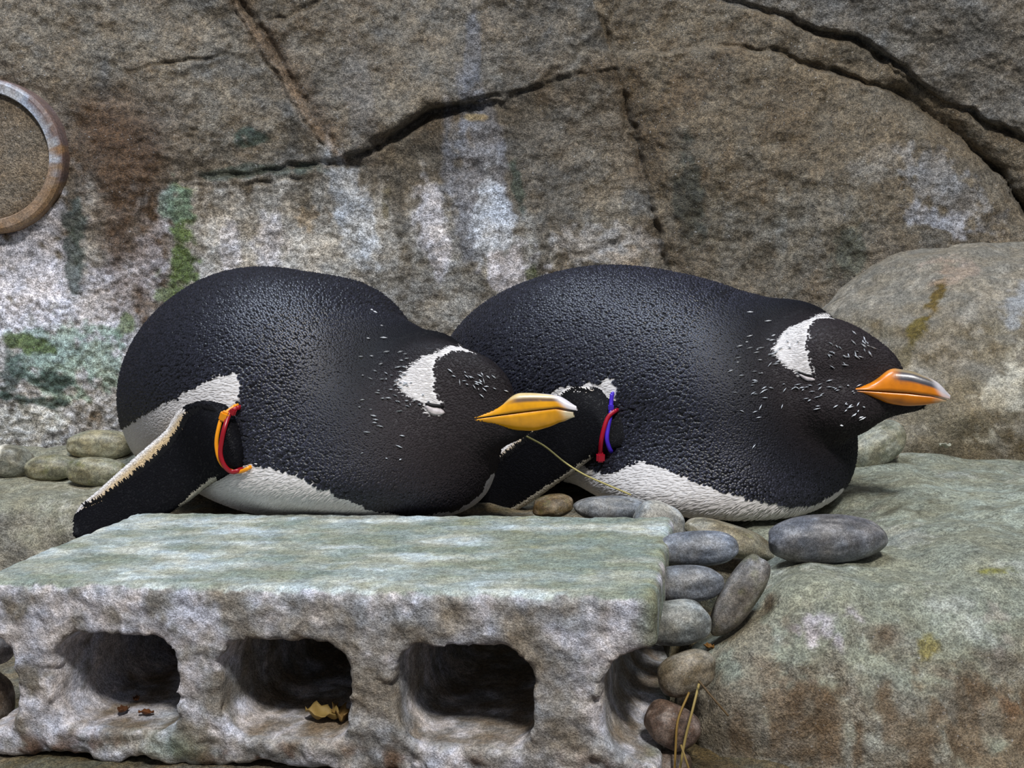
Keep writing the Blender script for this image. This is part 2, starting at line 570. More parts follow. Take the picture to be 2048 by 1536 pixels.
blob(1870, 440, 90, 30, 0.7, srgb(165, 165, 172), 10, 0)
blob(720, 210, 40, 200, 0.3, srgb(110, 108, 108), -10, 0, sn)
blob(945, 100, 16, 130, 0.6, srgb(106, 108, 116), 3, 0, sn)
blob(955, 235, 25, 8, 0.8, srgb(190, 165, 115), 8, 0)
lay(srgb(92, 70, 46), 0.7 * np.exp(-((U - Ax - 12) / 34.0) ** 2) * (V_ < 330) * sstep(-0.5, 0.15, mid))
lay(srgb(140, 112, 80), 0.5 * np.exp(-((U - Ax) / 10.0) ** 2) * (V_ < 325))
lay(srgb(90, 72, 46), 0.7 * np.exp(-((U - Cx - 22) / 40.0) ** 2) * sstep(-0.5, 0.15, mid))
base *= (1 + 0.45 * np.clip(fine, -0.8, 0.8))[..., None]
gl = base.mean(-1, keepdims=True)
base = np.clip(gl + 0.85 * (base - gl), 0.01, 0.9)

wall = bpy.data.objects.new('wall_back', None)
# backing sheet of the wall carries the whole; the slabs are its pieces
bu = np.linspace(-720, 2770, 24); bv = np.linspace(-540, 1010, 12)
BU, BV = np.meshgrid(bu, bv, indexing='ij')
BP = P(BU, BV, np.full_like(BU, 1.48))
q = np.arange(24 * 12).reshape(24, 12)
bf = np.stack([q[:-1, :-1], q[:-1, 1:], q[1:, 1:], q[1:, :-1]], -1).reshape(-1, 4)
bpy.data.objects.remove(wall)
wall = link('wall_back', mesh_from('wall_back', BP.reshape(-1, 3), bf, True, np.tile(srgb(70, 60, 48), (len(bu) * len(bv), 1))), M_WALL, kind='structure')
wall['label'] = 'rough brown artificial rock wall with deep cracks, white droppings and green algae'
q = np.arange(NU * NV).reshape(NU, NV)
wf = np.stack([q[:-1, :-1], q[:-1, 1:], q[1:, 1:], q[1:, :-1]], -1).reshape(-1, 4)
fs = slab[:-1, :-1].reshape(-1)
WN = vnormals(WP.reshape(-1, 3), wf)
for k in range(6):
    ff = wf[fs == k]
    used = np.unique(ff)
    remap = -np.ones(NU * NV, int); remap[used] = np.arange(len(used))
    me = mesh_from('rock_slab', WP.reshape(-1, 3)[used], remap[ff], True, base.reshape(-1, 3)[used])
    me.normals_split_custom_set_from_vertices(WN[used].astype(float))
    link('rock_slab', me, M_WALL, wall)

# ------------------------------------------------------------------ ground
gx = np.linspace(-1.1, 1.1, 300); gy = np.linspace(0.28, 1.6, 200)
GX, GY = np.meshgrid(gx, gy, indexing='ij')
g3 = np.stack([GX, GY, 0 * GX], -1)
back_edge = 0.815 - 0.19 * (GX + 0.27)
hz0 = np.clip(-0.1035 - 0.0385 * -(GX + 0.31) + 0.0216 * -(GY - 0.615), -0.125, -0.088) - 0.004     # bed of the tilted block
hz = hz0 + (-0.022 - hz0) * sstep(0.0, 0.04, GY - back_edge - 0.012)
ramp = -0.100 + 0.075 * sstep(0.60, 0.74, GY)
hz = np.where(GX < -0.312, hz0 + 0.09 * sstep(1.1, 1.2, GY), hz)
hz = np.where(GX > 0.10, np.maximum(hz, ramp), hz)
hz += 0.006 * fbm(g3, 18, 3) + 0.002 * fbm(g3, 90, 2)
g3[..., 2] = hz
gc = np.zeros(GX.shape + (3,)) + srgb(92, 84, 62)
mm = sstep(-0.2, 0.3, fbm(g3, 20, 4))[..., None]
gc = gc * (1 - mm) + srgb(120, 112, 96) * mm
fr = sstep(0.62, 0.5, GY)[..., None]
gc = gc * (1 - fr) + srgb(74, 56, 40) * fr
q = np.arange(300 * 200).reshape(300, 200)
gf = np.stack([q[:-1, :-1], q[1:, :-1], q[1:, 1:], q[:-1, 1:]], -1).reshape(-1, 4)
link('floor', mesh_from('floor', g3.reshape(-1, 3), gf, True, gc.reshape(-1, 3)), M_FLOOR, kind='structure')


# ------------------------------------------------------------------ boulders
def near(d, p, f, band=0.035):
    m = np.abs(d) < band
    d = d.copy()
    d[m] += f(p[m])
    return d


def rbox(p, lo, hi, r):
    lo = np.array(lo); hi = np.array(hi)
    c = (lo + hi) / 2; h = (hi - lo) / 2 - r
    d = np.abs(p - c) - h
    return np.linalg.norm(np.maximum(d, 0), axis=-1) + np.minimum(d.max(-1), 0) - r


def ell(p, c, r, ang=0.0, pitch=0.0):
    """ellipsoid distance; ang turns the long axis (r[0]) from +X towards the viewer, pitch lifts it"""
    q = p - np.asarray(c)
    ca, sa = math.cos(math.radians(ang)), math.sin(math.radians(ang))
    x = q[..., 0] * ca - q[..., 1] * sa
    y = q[..., 0] * sa + q[..., 1] * ca
    z = q[..., 2]
    if pitch:
        cb, sb = math.cos(math.radians(pitch)), math.sin(math.radians(pitch))
        x, z = x * cb + z * sb, -x * sb + z * cb
    k0 = np.sqrt((x / r[0]) ** 2 + (y / r[1]) ** 2 + (z / r[2]) ** 2)
    k1 = np.sqrt((x / r[0] ** 2) ** 2 + (y / r[1] ** 2) ** 2 + (z / r[2] ** 2) ** 2)
    return k0 * (k0 - 1) / (k1 + 1e-9)


def rock_color(Vt, Nn, top, side, stain, pale):
    n1 = fbm(Vt, 16, 4); n2 = fbm(Vt * np.array([1, 1, 0.35]) + 4, 45, 4); n3 = fbm(Vt + 9, 110, 3)
    up = sstep(0.25, 0.8, Nn[:, 2] + 0.35 * n1)[:, None]
    c = side * (1 - up) + top * up
    a = (sstep(-0.05, 0.4, n2 + 0.3 * n1)[:, None]) * (1 - up) * 0.8
    c = c * (1 - a) + stain * a
    b = (sstep(0.12, 0.5, n1 + 0.7 * n3)[:, None]) * 0.6
    c = c * (1 - b) + pale * b
    return np.clip(c * (1 + 0.35 * n3[:, None]), 0.01, 0.9)


BV_ROCK = {}


def boulder(name, fn, lo, hi, step, label, cols, extra=None):
    Vt, Fc = surface_nets(fn, lo, hi, step)
    Nn = vnormals(Vt, Fc)
    c = rock_color(Vt, Nn, *cols)
    if extra is not None:
        c = extra(Vt, Nn, c)
    BV_ROCK[name] = BVHTree.FromPolygons([tuple(x) for x in Vt], Fc.tolist())
    base_pt = np.array([Vt[:, 0].mean(), Vt[:, 1].mean(), Vt[:, 2].min()])
    o = link(name, mesh_from(name, Vt - base_pt, Fc, True, c), M_BOULDER, loc=tuple(base_pt))
    return tag(o, label, 'boulder')


def f_right(p):
    d = rbox(p, (0.135, 0.585, -0.6), (0.95, 1.06, -0.006), 0.05)
    # the flank next to the pebbles runs obliquely, foot creeping out at the front
    d = smin(d, ell(p, (0.24, 0.67, -0.13), (0.135, 0.12, 0.105)), 0.03)
    d = smin(d, ell(p, (0.46, 0.75, -0.02), (0.20, 0.16, 0.030)), 0.02)
    d = d + 0.014 * sstep(0.30, 0.2, p[..., 0]) * sstep(0.68, 0.76, p[..., 1])
    d = smin(d, ell(p, (0.205, 0.655, -0.13), (0.100, 0.09, 0.095)), 0.03)

    xs = p[..., 0] - 0.2 * (p[..., 1] - 0.6)
    d = smin(d, rbox(np.stack([xs, p[..., 1], p[..., 2]], -1), (0.101, 0.588, -0.6), (0.45, 0.95, -0.048), 0.03), 0.03)

    def relief(q):
        front = sstep(0.0, -0.03, q[..., 2])
        return fbm(q, 9, 2) * 0.014 + fbm(q, 40, 2) * 0.004 + front * fbm(q * np.array([1, 1, 0.5]), 55, 3) * 0.006
    return near(d, p, relief)


def c_right(Vt, Nn, c):
    u, v = project(Vt)
    n = fbm(Vt * np.array([1, 1, .45]) + 2, 75, 4) + .4 * fbm(Vt + 2, 30, 2)
    for (bu_, bv_, ru, rv, k, colr) in [(1650, 1280, 60, 70, .7, srgb(190, 180, 185)), (1900, 1000, 260, 60, .6, srgb(165, 172, 158)),
                                       (1900, 1460, 280, 130, .65, srgb(106, 86, 62)), (1620, 1460, 190, 110, .65, srgb(98, 78, 55)),
                                       (1860, 1310, 22, 40, .7, srgb(120, 108, 40)), (1990, 1140, 50, 12, .8, srgb(118, 116, 40)),
                                       (1990, 1270, 60, 70, .5, srgb(150, 140, 130)), (1990, 1420, 70, 30, .7, srgb(112, 84, 58)),
                                       (1500, 1300, 90, 140, .5, srgb(128, 112, 92))]:
        m = (k * sstep(0, 0.3, 0.8 - np.hypot((u - bu_) / ru, (v - bv_) / rv) + 1.3 * n))[:, None] * (Nn[:, 1:2] < 0.6)
        c = c * (1 - m) + colr * m
    return c


boulder('boulder', f_right, (0.06, 0.52, -0.16), (0.74, 1.10, 0.045), 0.003,
        'broad smooth grey-green boulder with rusty brown front, beside the concrete block',
        (srgb(134, 136, 120), srgb(122, 114, 100), srgb(88, 72, 52), srgb(160, 160, 150)), c_right)


def f_wallrock(p):
    d = ell(p, (0.535, 1.25, 0.0), (0.255, 0.20, 0.188))
    d = smin(d, ell(p, (0.36, 1.16, -0.02), (0.09, 0.09, 0.09)), 0.06)
    d = smin(d, ell(p, (0.62, 1.10, -0.01), (0.09, 0.11, 0.10)), 0.04)
    return near(d, p, lambda q: fbm(q, 10, 2) * 0.016 + fbm(q, 45, 2) * 0.005)


def c_wallrock(Vt, Nn, c):
    u, v = project(Vt)
    n = fbm(Vt + 2, 50, 4)
    for (bu_, bv_, ru, rv, k, colr) in [(1875, 590, 18, 70, .95, srgb(96, 78, 28)), (1835, 660, 18, 40, .9, srgb(100, 86, 30)),
                                       (1900, 540, 60, 40, .5, srgb(170, 150, 135)), (2010, 790, 60, 90, .7, srgb(205, 198, 180)),
                                       (2040, 600, 40, 70, .6, srgb(165, 168, 172)), (1810, 720, 20, 50, .5, srgb(96, 84, 44))]:
        m = (k * sstep(0, 0.25, .8 - np.hypot(((u - bu_) + .35 * (v - bv_)) / ru, (v - bv_) / rv) + 1.1 * n))[:, None]
        c = c * (1 - m) + colr * m
    return c


outcrop = boulder('rock_outcrop', f_wallrock, (0.22, 0.95, -0.06), (0.82, 1.40, 0.24), 0.0045,
        'rounded grey-brown boulder with an olive moss streak, leaning at the rock wall',
        (srgb(128, 122, 110), srgb(126, 116, 96), srgb(96, 82, 56), srgb(160, 152, 138)), c_wallrock)
outcrop.parent = wall
del outcrop['category']


def f_left(p):
    d = rbox(p, (-0.95, 0.880, -0.4), (-0.305, 1.17, -0.020), 0.03)
    return near(d, p, lambda q: fbm(q, 12, 2) * 0.014 + fbm(q, 45, 2) * 0.005)


boulder('rock_ledge', f_left, (-0.72, 0.82, -0.14), (-0.24, 1.22, 0.03), 0.004,
        'low flat grey rock ledge carrying pebbles, beside the flipper tip',
        (srgb(140, 137, 118), srgb(134, 130, 120), srgb(102, 98, 84), srgb(172, 168, 156)))

# ------------------------------------------------------------------ concrete block
BR = Matrix.Rotation(-0.1916202, 3, 'Z') @ Matrix.Rotation(-0.0385533, 3, 'Y') @ Matrix.Rotation(-0.02160221, 3, 'X')
BR = np.array(BR)
BO = np.array([-0.31115688, 0.61777332, -0.1887637 + ZC])
BW, BD, BH = 0.390, 0.190, 0.102


def to_block(p):
    return (p - BO) @ BR


def box2(x, z, cx, cz, hx, hz, r):
    dx = np.abs(x - cx) - (hx - r); dz = np.abs(z - cz) - (hz - r)
    return np.hypot(np.maximum(dx, 0), np.maximum(dz, 0)) + np.minimum(np.maximum(dx, dz), 0) - r


HOLES = [0.0905, 0.1900, 0.2895]


def f_block(q):
    d = rbox(q, (0, 0, -BH), (BW, BD, 0), 0.006)
    x = q[..., 0]; z = q[..., 2]; y = q[..., 1]
    taper = 0.004 * y / BD
    for hx in HOLES:
        d = smax(d, -box2(x, z, hx, -0.056, 0.0375 - taper, 0.0275 - taper, 0.017), 0.004)
    for hx in (-0.012, BW + 0.012):
        d = smax(d, -box2(x, z, hx, -0.058, 0.040, 0.030, 0.022), 0.005)

    def relief(p):
        n = fbm(p, 22, 2)
        crust = sstep(0.012, 0.0, p[..., 1])
        o = np.exp(-((p[..., 2] + 0.050 + 0.006 * n) / 0.0014) ** 2) * sstep(0.02, 0.0, p[..., 1]) * 0.0028 * sstep(-.25, .15, n)   # casting seam
        o = o + (0.0007 + 0.0015 * crust * sstep(-0.03, -0.07, p[..., 2])) * fbm(p + 1, 70, 3) * 1.6
        o = o + (0.0009 + 0.0014 * crust) * fbm(p, 170, 2)
        return o + 0.0035 * sstep(-0.085, -0.10, p[..., 2]) * sstep(-0.1, 0.5, n)      # chipped lower edge
    return near(d, q, relief, 0.012)


Vb, Fb = surface_nets(f_block, (-0.008, -0.008, -BH - 0.008), (BW + 0.008, BD + 0.008, 0.008), 0.0018)
Nb = vnormals(Vb, Fb)
n1 = fbm(Vb * np.array([0.55, 1.6, 1]) + 1, 26, 4); n2 = fbm(Vb + 6, 40, 4); n3 = fbm(Vb + 8, 120, 3)
cb = np.zeros((len(Vb), 3)) + srgb(160, 157, 155)
def bl(c, m):
    global cb
    m = np.clip(m, 0, 1)[:, None]
    cb = cb * (1 - m) + np.asarray(c) * m
top = sstep(0.5, 0.85, Nb[:, 2]) * (Vb[:, 2] > -0.02)
bl(srgb(152, 157, 147), top)
bl(srgb(124, 132, 118), top * sstep(-0.05, 0.3, n1) * 0.85)
bl(srgb(188, 194, 190), top * sstep(0.05, 0.4, -n1 + 0.3 * n2) * 0.9)
bl(srgb(138, 140, 112), top * 0.5 * sstep(0.2, 0.5, n2) * (Vb[:, 0] > 0.2))
face = (1 - top)
bl(srgb(124, 114, 98), face * sstep(0.0, 0.4, n2) * 0.7)
bl(srgb(208, 205, 212), face * sstep(0.0, 0.4, -n2 + 0.3 * n3 + 0.35 * sstep(0.25, 0.0, Vb[:, 0])) * 0.8)
bl(srgb(96, 62, 42), face * sstep(-0.075, -0.1, Vb[:, 2]) * sstep(0.0, 0.3, n2 + n3 * 0.6) * 0.8)
bl(srgb(120, 136, 118), face * np.exp(-((Vb[:, 0] - 0.12) / 0.022) ** 2 - ((Vb[:, 2] + 0.092) / 0.01) ** 2) * 0.7)
inside = (Vb[:, 1] > 0.006) * (Vb[:, 1] < BD - 0.006) * face
bl(srgb(128, 112, 92), inside * 0.6 * sstep(0.3, 0.8, Nb[:, 2]) * sstep(-0.3, 0.2, n2))
endf = sstep(0.012, 0.0, BW - Vb[:, 0])
bl(srgb(138, 150, 134), endf * 0.75 * sstep(-0.3, 0.2, n2))
bl(srgb(120, 116, 84), endf * 0.7 * sstep(0.0, 0.4, n1))
cb = np.clip(cb * (1 + 0.35 * n3[:, None]), 0.01, 0.9)
block = link('concrete_block', mesh_from('concrete_block', Vb, Fb, True, cb), M_BLOCK)
block.matrix_world = Matrix.Translation(BO) @ Matrix(BR.tolist()).to_4x4()
tag(block, 'weathered grey concrete block lying flat with three rounded holes', 'concrete block')


# ------------------------------------------------------------------ pebbles
def ico(sub):
    import bmesh
    bm = bmesh.new()
    bmesh.ops.create_icosphere(bm, subdivisions=sub, radius=1.0)
    v = np.array([x.co[:] for x in bm.verts]); f = np.array([[w.index for w in x.verts] for x in bm.faces])
    bm.free()
    return v, f


ICO5, ICF5 = ico(5)
CAM = np.array([0, 0, ZC])


def pebble(label, u, v, Y, a, b, ang, col, c=None, seed=0, band=None, name='pebble', cat='pebble', group=None, moss=0.0, yaw=0.0, on=None):
    """u,v,Y centre; a,b half lengths in photo pixels at that distance; ang = tilt of the long axis, degrees up to the right"""
    if on:                                                      # distance from the rock it lies on
        h = BV_ROCK[on].ray_cast(Vector((0, 0, ZC)), Vector(P(u, v + 0.9 * b, 1.0) - CAM).normalized())
        if h[0] is not None:
            Y = h[0].y + 0.35 * (c or b) * h[0].y / F
    ctr = P(u, v, Y)
    k = Y / F
    a, b = a * k, b * k
    c = c * k if c else b * 1.15
    p = ICO5.copy()
    e = 2.35                                                     # slightly boxy, river worn
    p = p / (np.abs(p) ** e).sum(1)[:, None] ** (1 / e)
    p = p * np.array([a, c, b])
    r = np.random.default_rng(seed + 11)
    off = r.uniform(-5, 5, 3)
    s = 0.9 / a
    nn = ICO5 * np.linalg.norm(p, axis=1)[:, None]
    p = p * (1 + 0.16 * noise(nn + off, s) + 0.07 * noise(nn + off, 2.2 * s))[:, None]
    t = math.radians(ang)
    R = np.array(Matrix.Rotation(math.radians(yaw), 3, 'Z') @ Matrix.Rotation(-t, 3, 'Y'))
    p = p @ R.T
    n1 = fbm(p + off, 35, 4); n2 = fbm(p + off + 3, 120, 3)
    cc = np.zeros((len(p), 3)) + np.array(col)
    m = (0.7 * sstep(0.1, 0.45, n1 + 0.4 * n2))[:, None]
    cc = cc * (1 - m) + np.array(col) * 0.5 * m
    m = (0.6 * sstep(0.1, 0.45, -n1 + 0.6 * n2))[:, None]
    cc = cc * (1 - m) + (np.array(col) * 1.1 + 0.06) * m
    q0 = (p @ R) * np.array([0.35, 1, 1])
    n3 = fbm(q0 + off + 7, 160, 3)
    m = (0.6 * sstep(0.08, 0.28, n3 + .4 * n1))[:, None]
    cc = cc * (1 - m) + (np.array(col) * 1.2 + 0.10) * m
    m = (0.6 * sstep(0.06, 0.28, -n3 - .4 * n1))[:, None]
    cc = cc * (1 - m) + np.array(col) * 0.4 * m
    if moss:
        m = (moss * sstep(0.0, 0.4, n2 + n1 - 0.1))[:, None]
        cc = cc * (1 - m) + srgb(98, 100, 46) * m
    if band is not None:
        q = (p @ R)[:, 0] / a
        m = np.exp(-((q - band + 0.4 * n1) / 0.1) ** 2)[:, None]
        cc = cc * (1 - m) + srgb(210, 208, 200) * m
    cc = np.clip(cc * (1 + 0.3 * n2[:, None]), 0.01, 0.9)
    zb = p[:, 2].min()
    o = link(name, mesh_from(name, p - np.array([0, 0, zb]), ICF5, True, cc), M_PEBBLE, loc=tuple(ctr + np.array([0, 0, zb])))
    tag(o, label, cat, group)
    return o


GREY = srgb(118, 120, 122); DARK = srgb(98, 98, 102); BROWN = srgb(124, 116, 96); OLIVE = srgb(128, 124, 100); PALE = srgb(158, 158, 154)
GP = 'pebbles heaped beside the block'
pebble('large oblong dark grey pebble with pale scratches on the broad boulder', 1655, 1078, 0.665, 124, 47, 2, DARK, c=60, seed=1, on='boulder')
pebble('oblong blue-grey pebble touching the top corner of the block', 1395, 1097, 0.665, 88, 34, 3, srgb(112, 116, 124), c=38, seed=2, group=GP)
pebble('flat brownish pebble tucked under the penguin, behind the blue-grey pebble', 1455, 1078, 0.72, 96, 30, -17, BROWN, c=46, seed=3, moss=.4, group=GP)
pebble('grey pebble blotched with dark brown below the blue-grey pebble', 1374, 1166, 0.630, 76, 35, 3, srgb(110, 112, 116), c=38, seed=4, group=GP)
pebble('long slanted grey pebble with a moss spot, leaning on the boulder', 1478, 1190, 0.625, 92, 36, 60, srgb(112, 108, 104), c=38, seed=5, moss=.25, group=GP)
pebble('rounded plain grey pebble under the blotched pebble', 1352, 1246, 0.600, 70, 46, 4, srgb(122, 124, 120), c=46, seed=6, group=GP)
pebble('sandy-brown egg-shaped pebble low in the crevice above the straw', 1372, 1345, 0.580, 62, 39, 24, srgb(116, 106, 88), c=42, seed=7, group=GP)
pebble('brown pebble sunk at the bottom of the crevice', 1345, 1450, 0.570, 44, 60, 60, srgb(104, 86, 76), c=42, seed=8, group=GP)
pebble('pale grey pebble behind the back corner of the block', 1318, 1048, 0.77, 56, 44, -30, PALE, c=46, seed=9, group=GP)
pebble('flat mottled grey pebble peeping over the back edge of the block', 1225, 1016, 0.79, 80, 24, 0, GREY, c=42, seed=10, group=GP)
pebble('small brown mossy pebble peeping over the block by the flipper', 1106, 1012, 0.80, 42, 22, 8, srgb(110, 92, 62), c=36, seed=12, moss=.5, group=GP)
pebble('smooth olive-grey pebble beside the penguin chest, in front of the mossy boulder', 1750, 890, 0.985, 66, 40, 28, srgb(136, 136, 120), c=52, seed=13, moss=.15, on='boulder')
GL = 'pebbles on the rock ledge'
pebble('grey pebble with a white vein on the rock ledge', 18, 922, 1.02, 48, 34, -6, srgb(116, 114, 100), seed=14, on='rock_ledge', band=-0.25, group=GL)
pebble('small olive pebble in the middle of the ledge row', 102, 936, 0.99, 50, 27, 3, OLIVE, seed=15, on='rock_ledge', moss=.3, group=GL)
pebble('olive pebble with moss below the largest ledge pebble, next to the white flank', 196, 944, 0.97, 66, 28, -4, OLIVE, seed=16, on='rock_ledge', moss=.5, group=GL)
pebble('largest tan pebble lying above the mossy ones on the ledge', 200, 890, 1.06, 66, 31, 2, srgb(146, 140, 114), seed=17, on='rock_ledge', group=GL)
pebble('grey pebble half hidden at the open end of the block', -8, 1300, 0.66, 36, 28, 0, srgb(130, 122, 118), seed=18)
pebble('big brown pebble wedged under the half hidden grey one at the block end', -45, 1408, 0.66, 72, 72, 20, srgb(112, 98, 84), c=60, seed=21)
pebble('dark brown pebble at the very base of the crevice, under the sunk one', 1338, 1535, 0.568, 48, 38, 10, srgb(84, 68, 56), c=44, seed=22)
pebble('dark pebble inside the middle hole of the block', 640, 1306, 0.80, 80, 36, 4, srgb(96, 96, 92), seed=19)
sn_ = pebble('tiny white shell fragment beside the olive-grey pebble', 1786, 909, 0.955, 11, 9, 10, srgb(215, 200, 180), seed=20, on='boulder', name='shell_fragment', cat='shell')


def spline(pts, n):
    """Catmull-Rom through points"""
    pts = np.asarray(pts, float)
    q = np.concatenate([[2 * pts[0] - pts[1]], pts, [2 * pts[-1] - pts[-2]]])
    out = []
    m = len(pts) - 1
    for s in np.linspace(0, m, n):
        i = min(int(s), m - 1); t = s - i
        a, b, c, d = q[i], q[i + 1], q[i + 2], q[i + 3]
        out.append(0.5 * (2 * b + (c - a) * t + (2 * a - 5 * b + 4 * c - d) * t * t + (3 * b - a - 3 * c + d) * t ** 3))
    return np.array(out)


# ------------------------------------------------------------------ penguins
def frame(axis, up=(0, 0, 1)):
    x = np.array(axis, float); x /= np.linalg.norm(x)
    y = np.cross(up, x); y /= np.linalg.norm(y)
    return x, y, np.cross(x, y)


BLACK = srgb(15, 15, 19); BLACKB = srgb(44, 39, 41); WHITE = srgb(222, 218, 216); BEIGE = srgb(206, 182, 144)


def flipper(cfg, bvh):
    Ue = np.array(cfg['U'], float); Le = np.array(cfg['L'], float)
    ns, nw = 120, 40
    def res(pts, s):
        t = np.linspace(0, 1, len(pts))
        return np.stack([np.interp(s, t, pts[:, 0]), np.interp(s, t, pts[:, 1])], -1)
    s = np.linspace(0, 1, ns)
    ue = spline(Ue, ns); le = spline(Le, ns)
    w = np.linspace(0, 1, nw)
    uv = ue[:, None] * (1 - w)[None, :, None] + le[:, None] * w[None, :, None]
    Yk = np.interp(s, np.linspace(0, 1, len(cfg['Y'])), cfg['Y'])[:, None] + cfg.get('dYw', 0) * (w[None] - 0.5)
    th = np.interp(s, [0, .3, .8, 1], [0.016, 0.010, 0.006, 0.003])[:, None] * np.sqrt(np.clip(1 - (2 * w - 1) ** 2, 0, 1))[None] ** 0.7 + 0.0008
    Yk = Yk + 0 * th
    lim = np.full(Yk.shape, 9.0)
    for i in range(ns):
        for k in range(nw):
            h = bvh.ray_cast(Vector(CAM), Vector(P(uv[i, k, 0], uv[i, k, 1], 1.0) - CAM).normalized())
            if h[0] is not None:
                lim[i, k] = h[0].y - th[i, k] * 0.5 - 0.0035
    bury = np.interp(s, [0, 0.07, 0.15, 0.24], [0.032, 0.017, 0.005, 0.0])[:, None]
    lim = lim + bury
    Yk = np.minimum(Yk, lim)
    for it in range(60):
        e = np.pad(Yk, 1, mode='edge')
        Yk = np.minimum(0.25 * (e[:-2, 1:-1] + e[2:, 1:-1] + e[1:-1, :-2] + e[1:-1, 2:]), lim)
    front = P(uv[..., 0], uv[..., 1], Yk - th / 2); back = P(uv[..., 0], uv[..., 1], Yk + th / 2)
    V = np.concatenate([front.reshape(-1, 3), back.reshape(-1, 3)])
    q = np.arange(ns * nw).reshape(ns, nw); q2 = q + ns * nw
    f1 = np.stack([q[:-1, :-1], q[1:, :-1], q[1:, 1:], q[:-1, 1:]], -1).reshape(-1, 4)
    f2 = np.stack([q2[:-1, :-1], q2[:-1, 1:], q2[1:, 1:], q2[1:, :-1]], -1).reshape(-1, 4)
    sides = []
    for A, B in ((q[:, 0], q2[:, 0]), (q2[:, -1], q[:, -1])):
        sides.append(np.stack([A[:-1], B[:-1], B[1:], A[1:]], -1))
    for A, B in ((q2[0], q[0]), (q[-1], q2[-1])):
        sides.append(np.stack([A[:-1], B[:-1], B[1:], A[1:]], -1))
    Fc = np.concatenate([f1, f2] + sides)
    # orientation check: front faces must look at the camera
    a, b, c = V[f1[0][0]], V[f1[0][1]], V[f1[0][2]]
    if np.dot(np.cross(b - a, c - a), CAM - a) < 0:
        Fc = Fc[:, ::-1]
    return V, Fc, (uv, front)


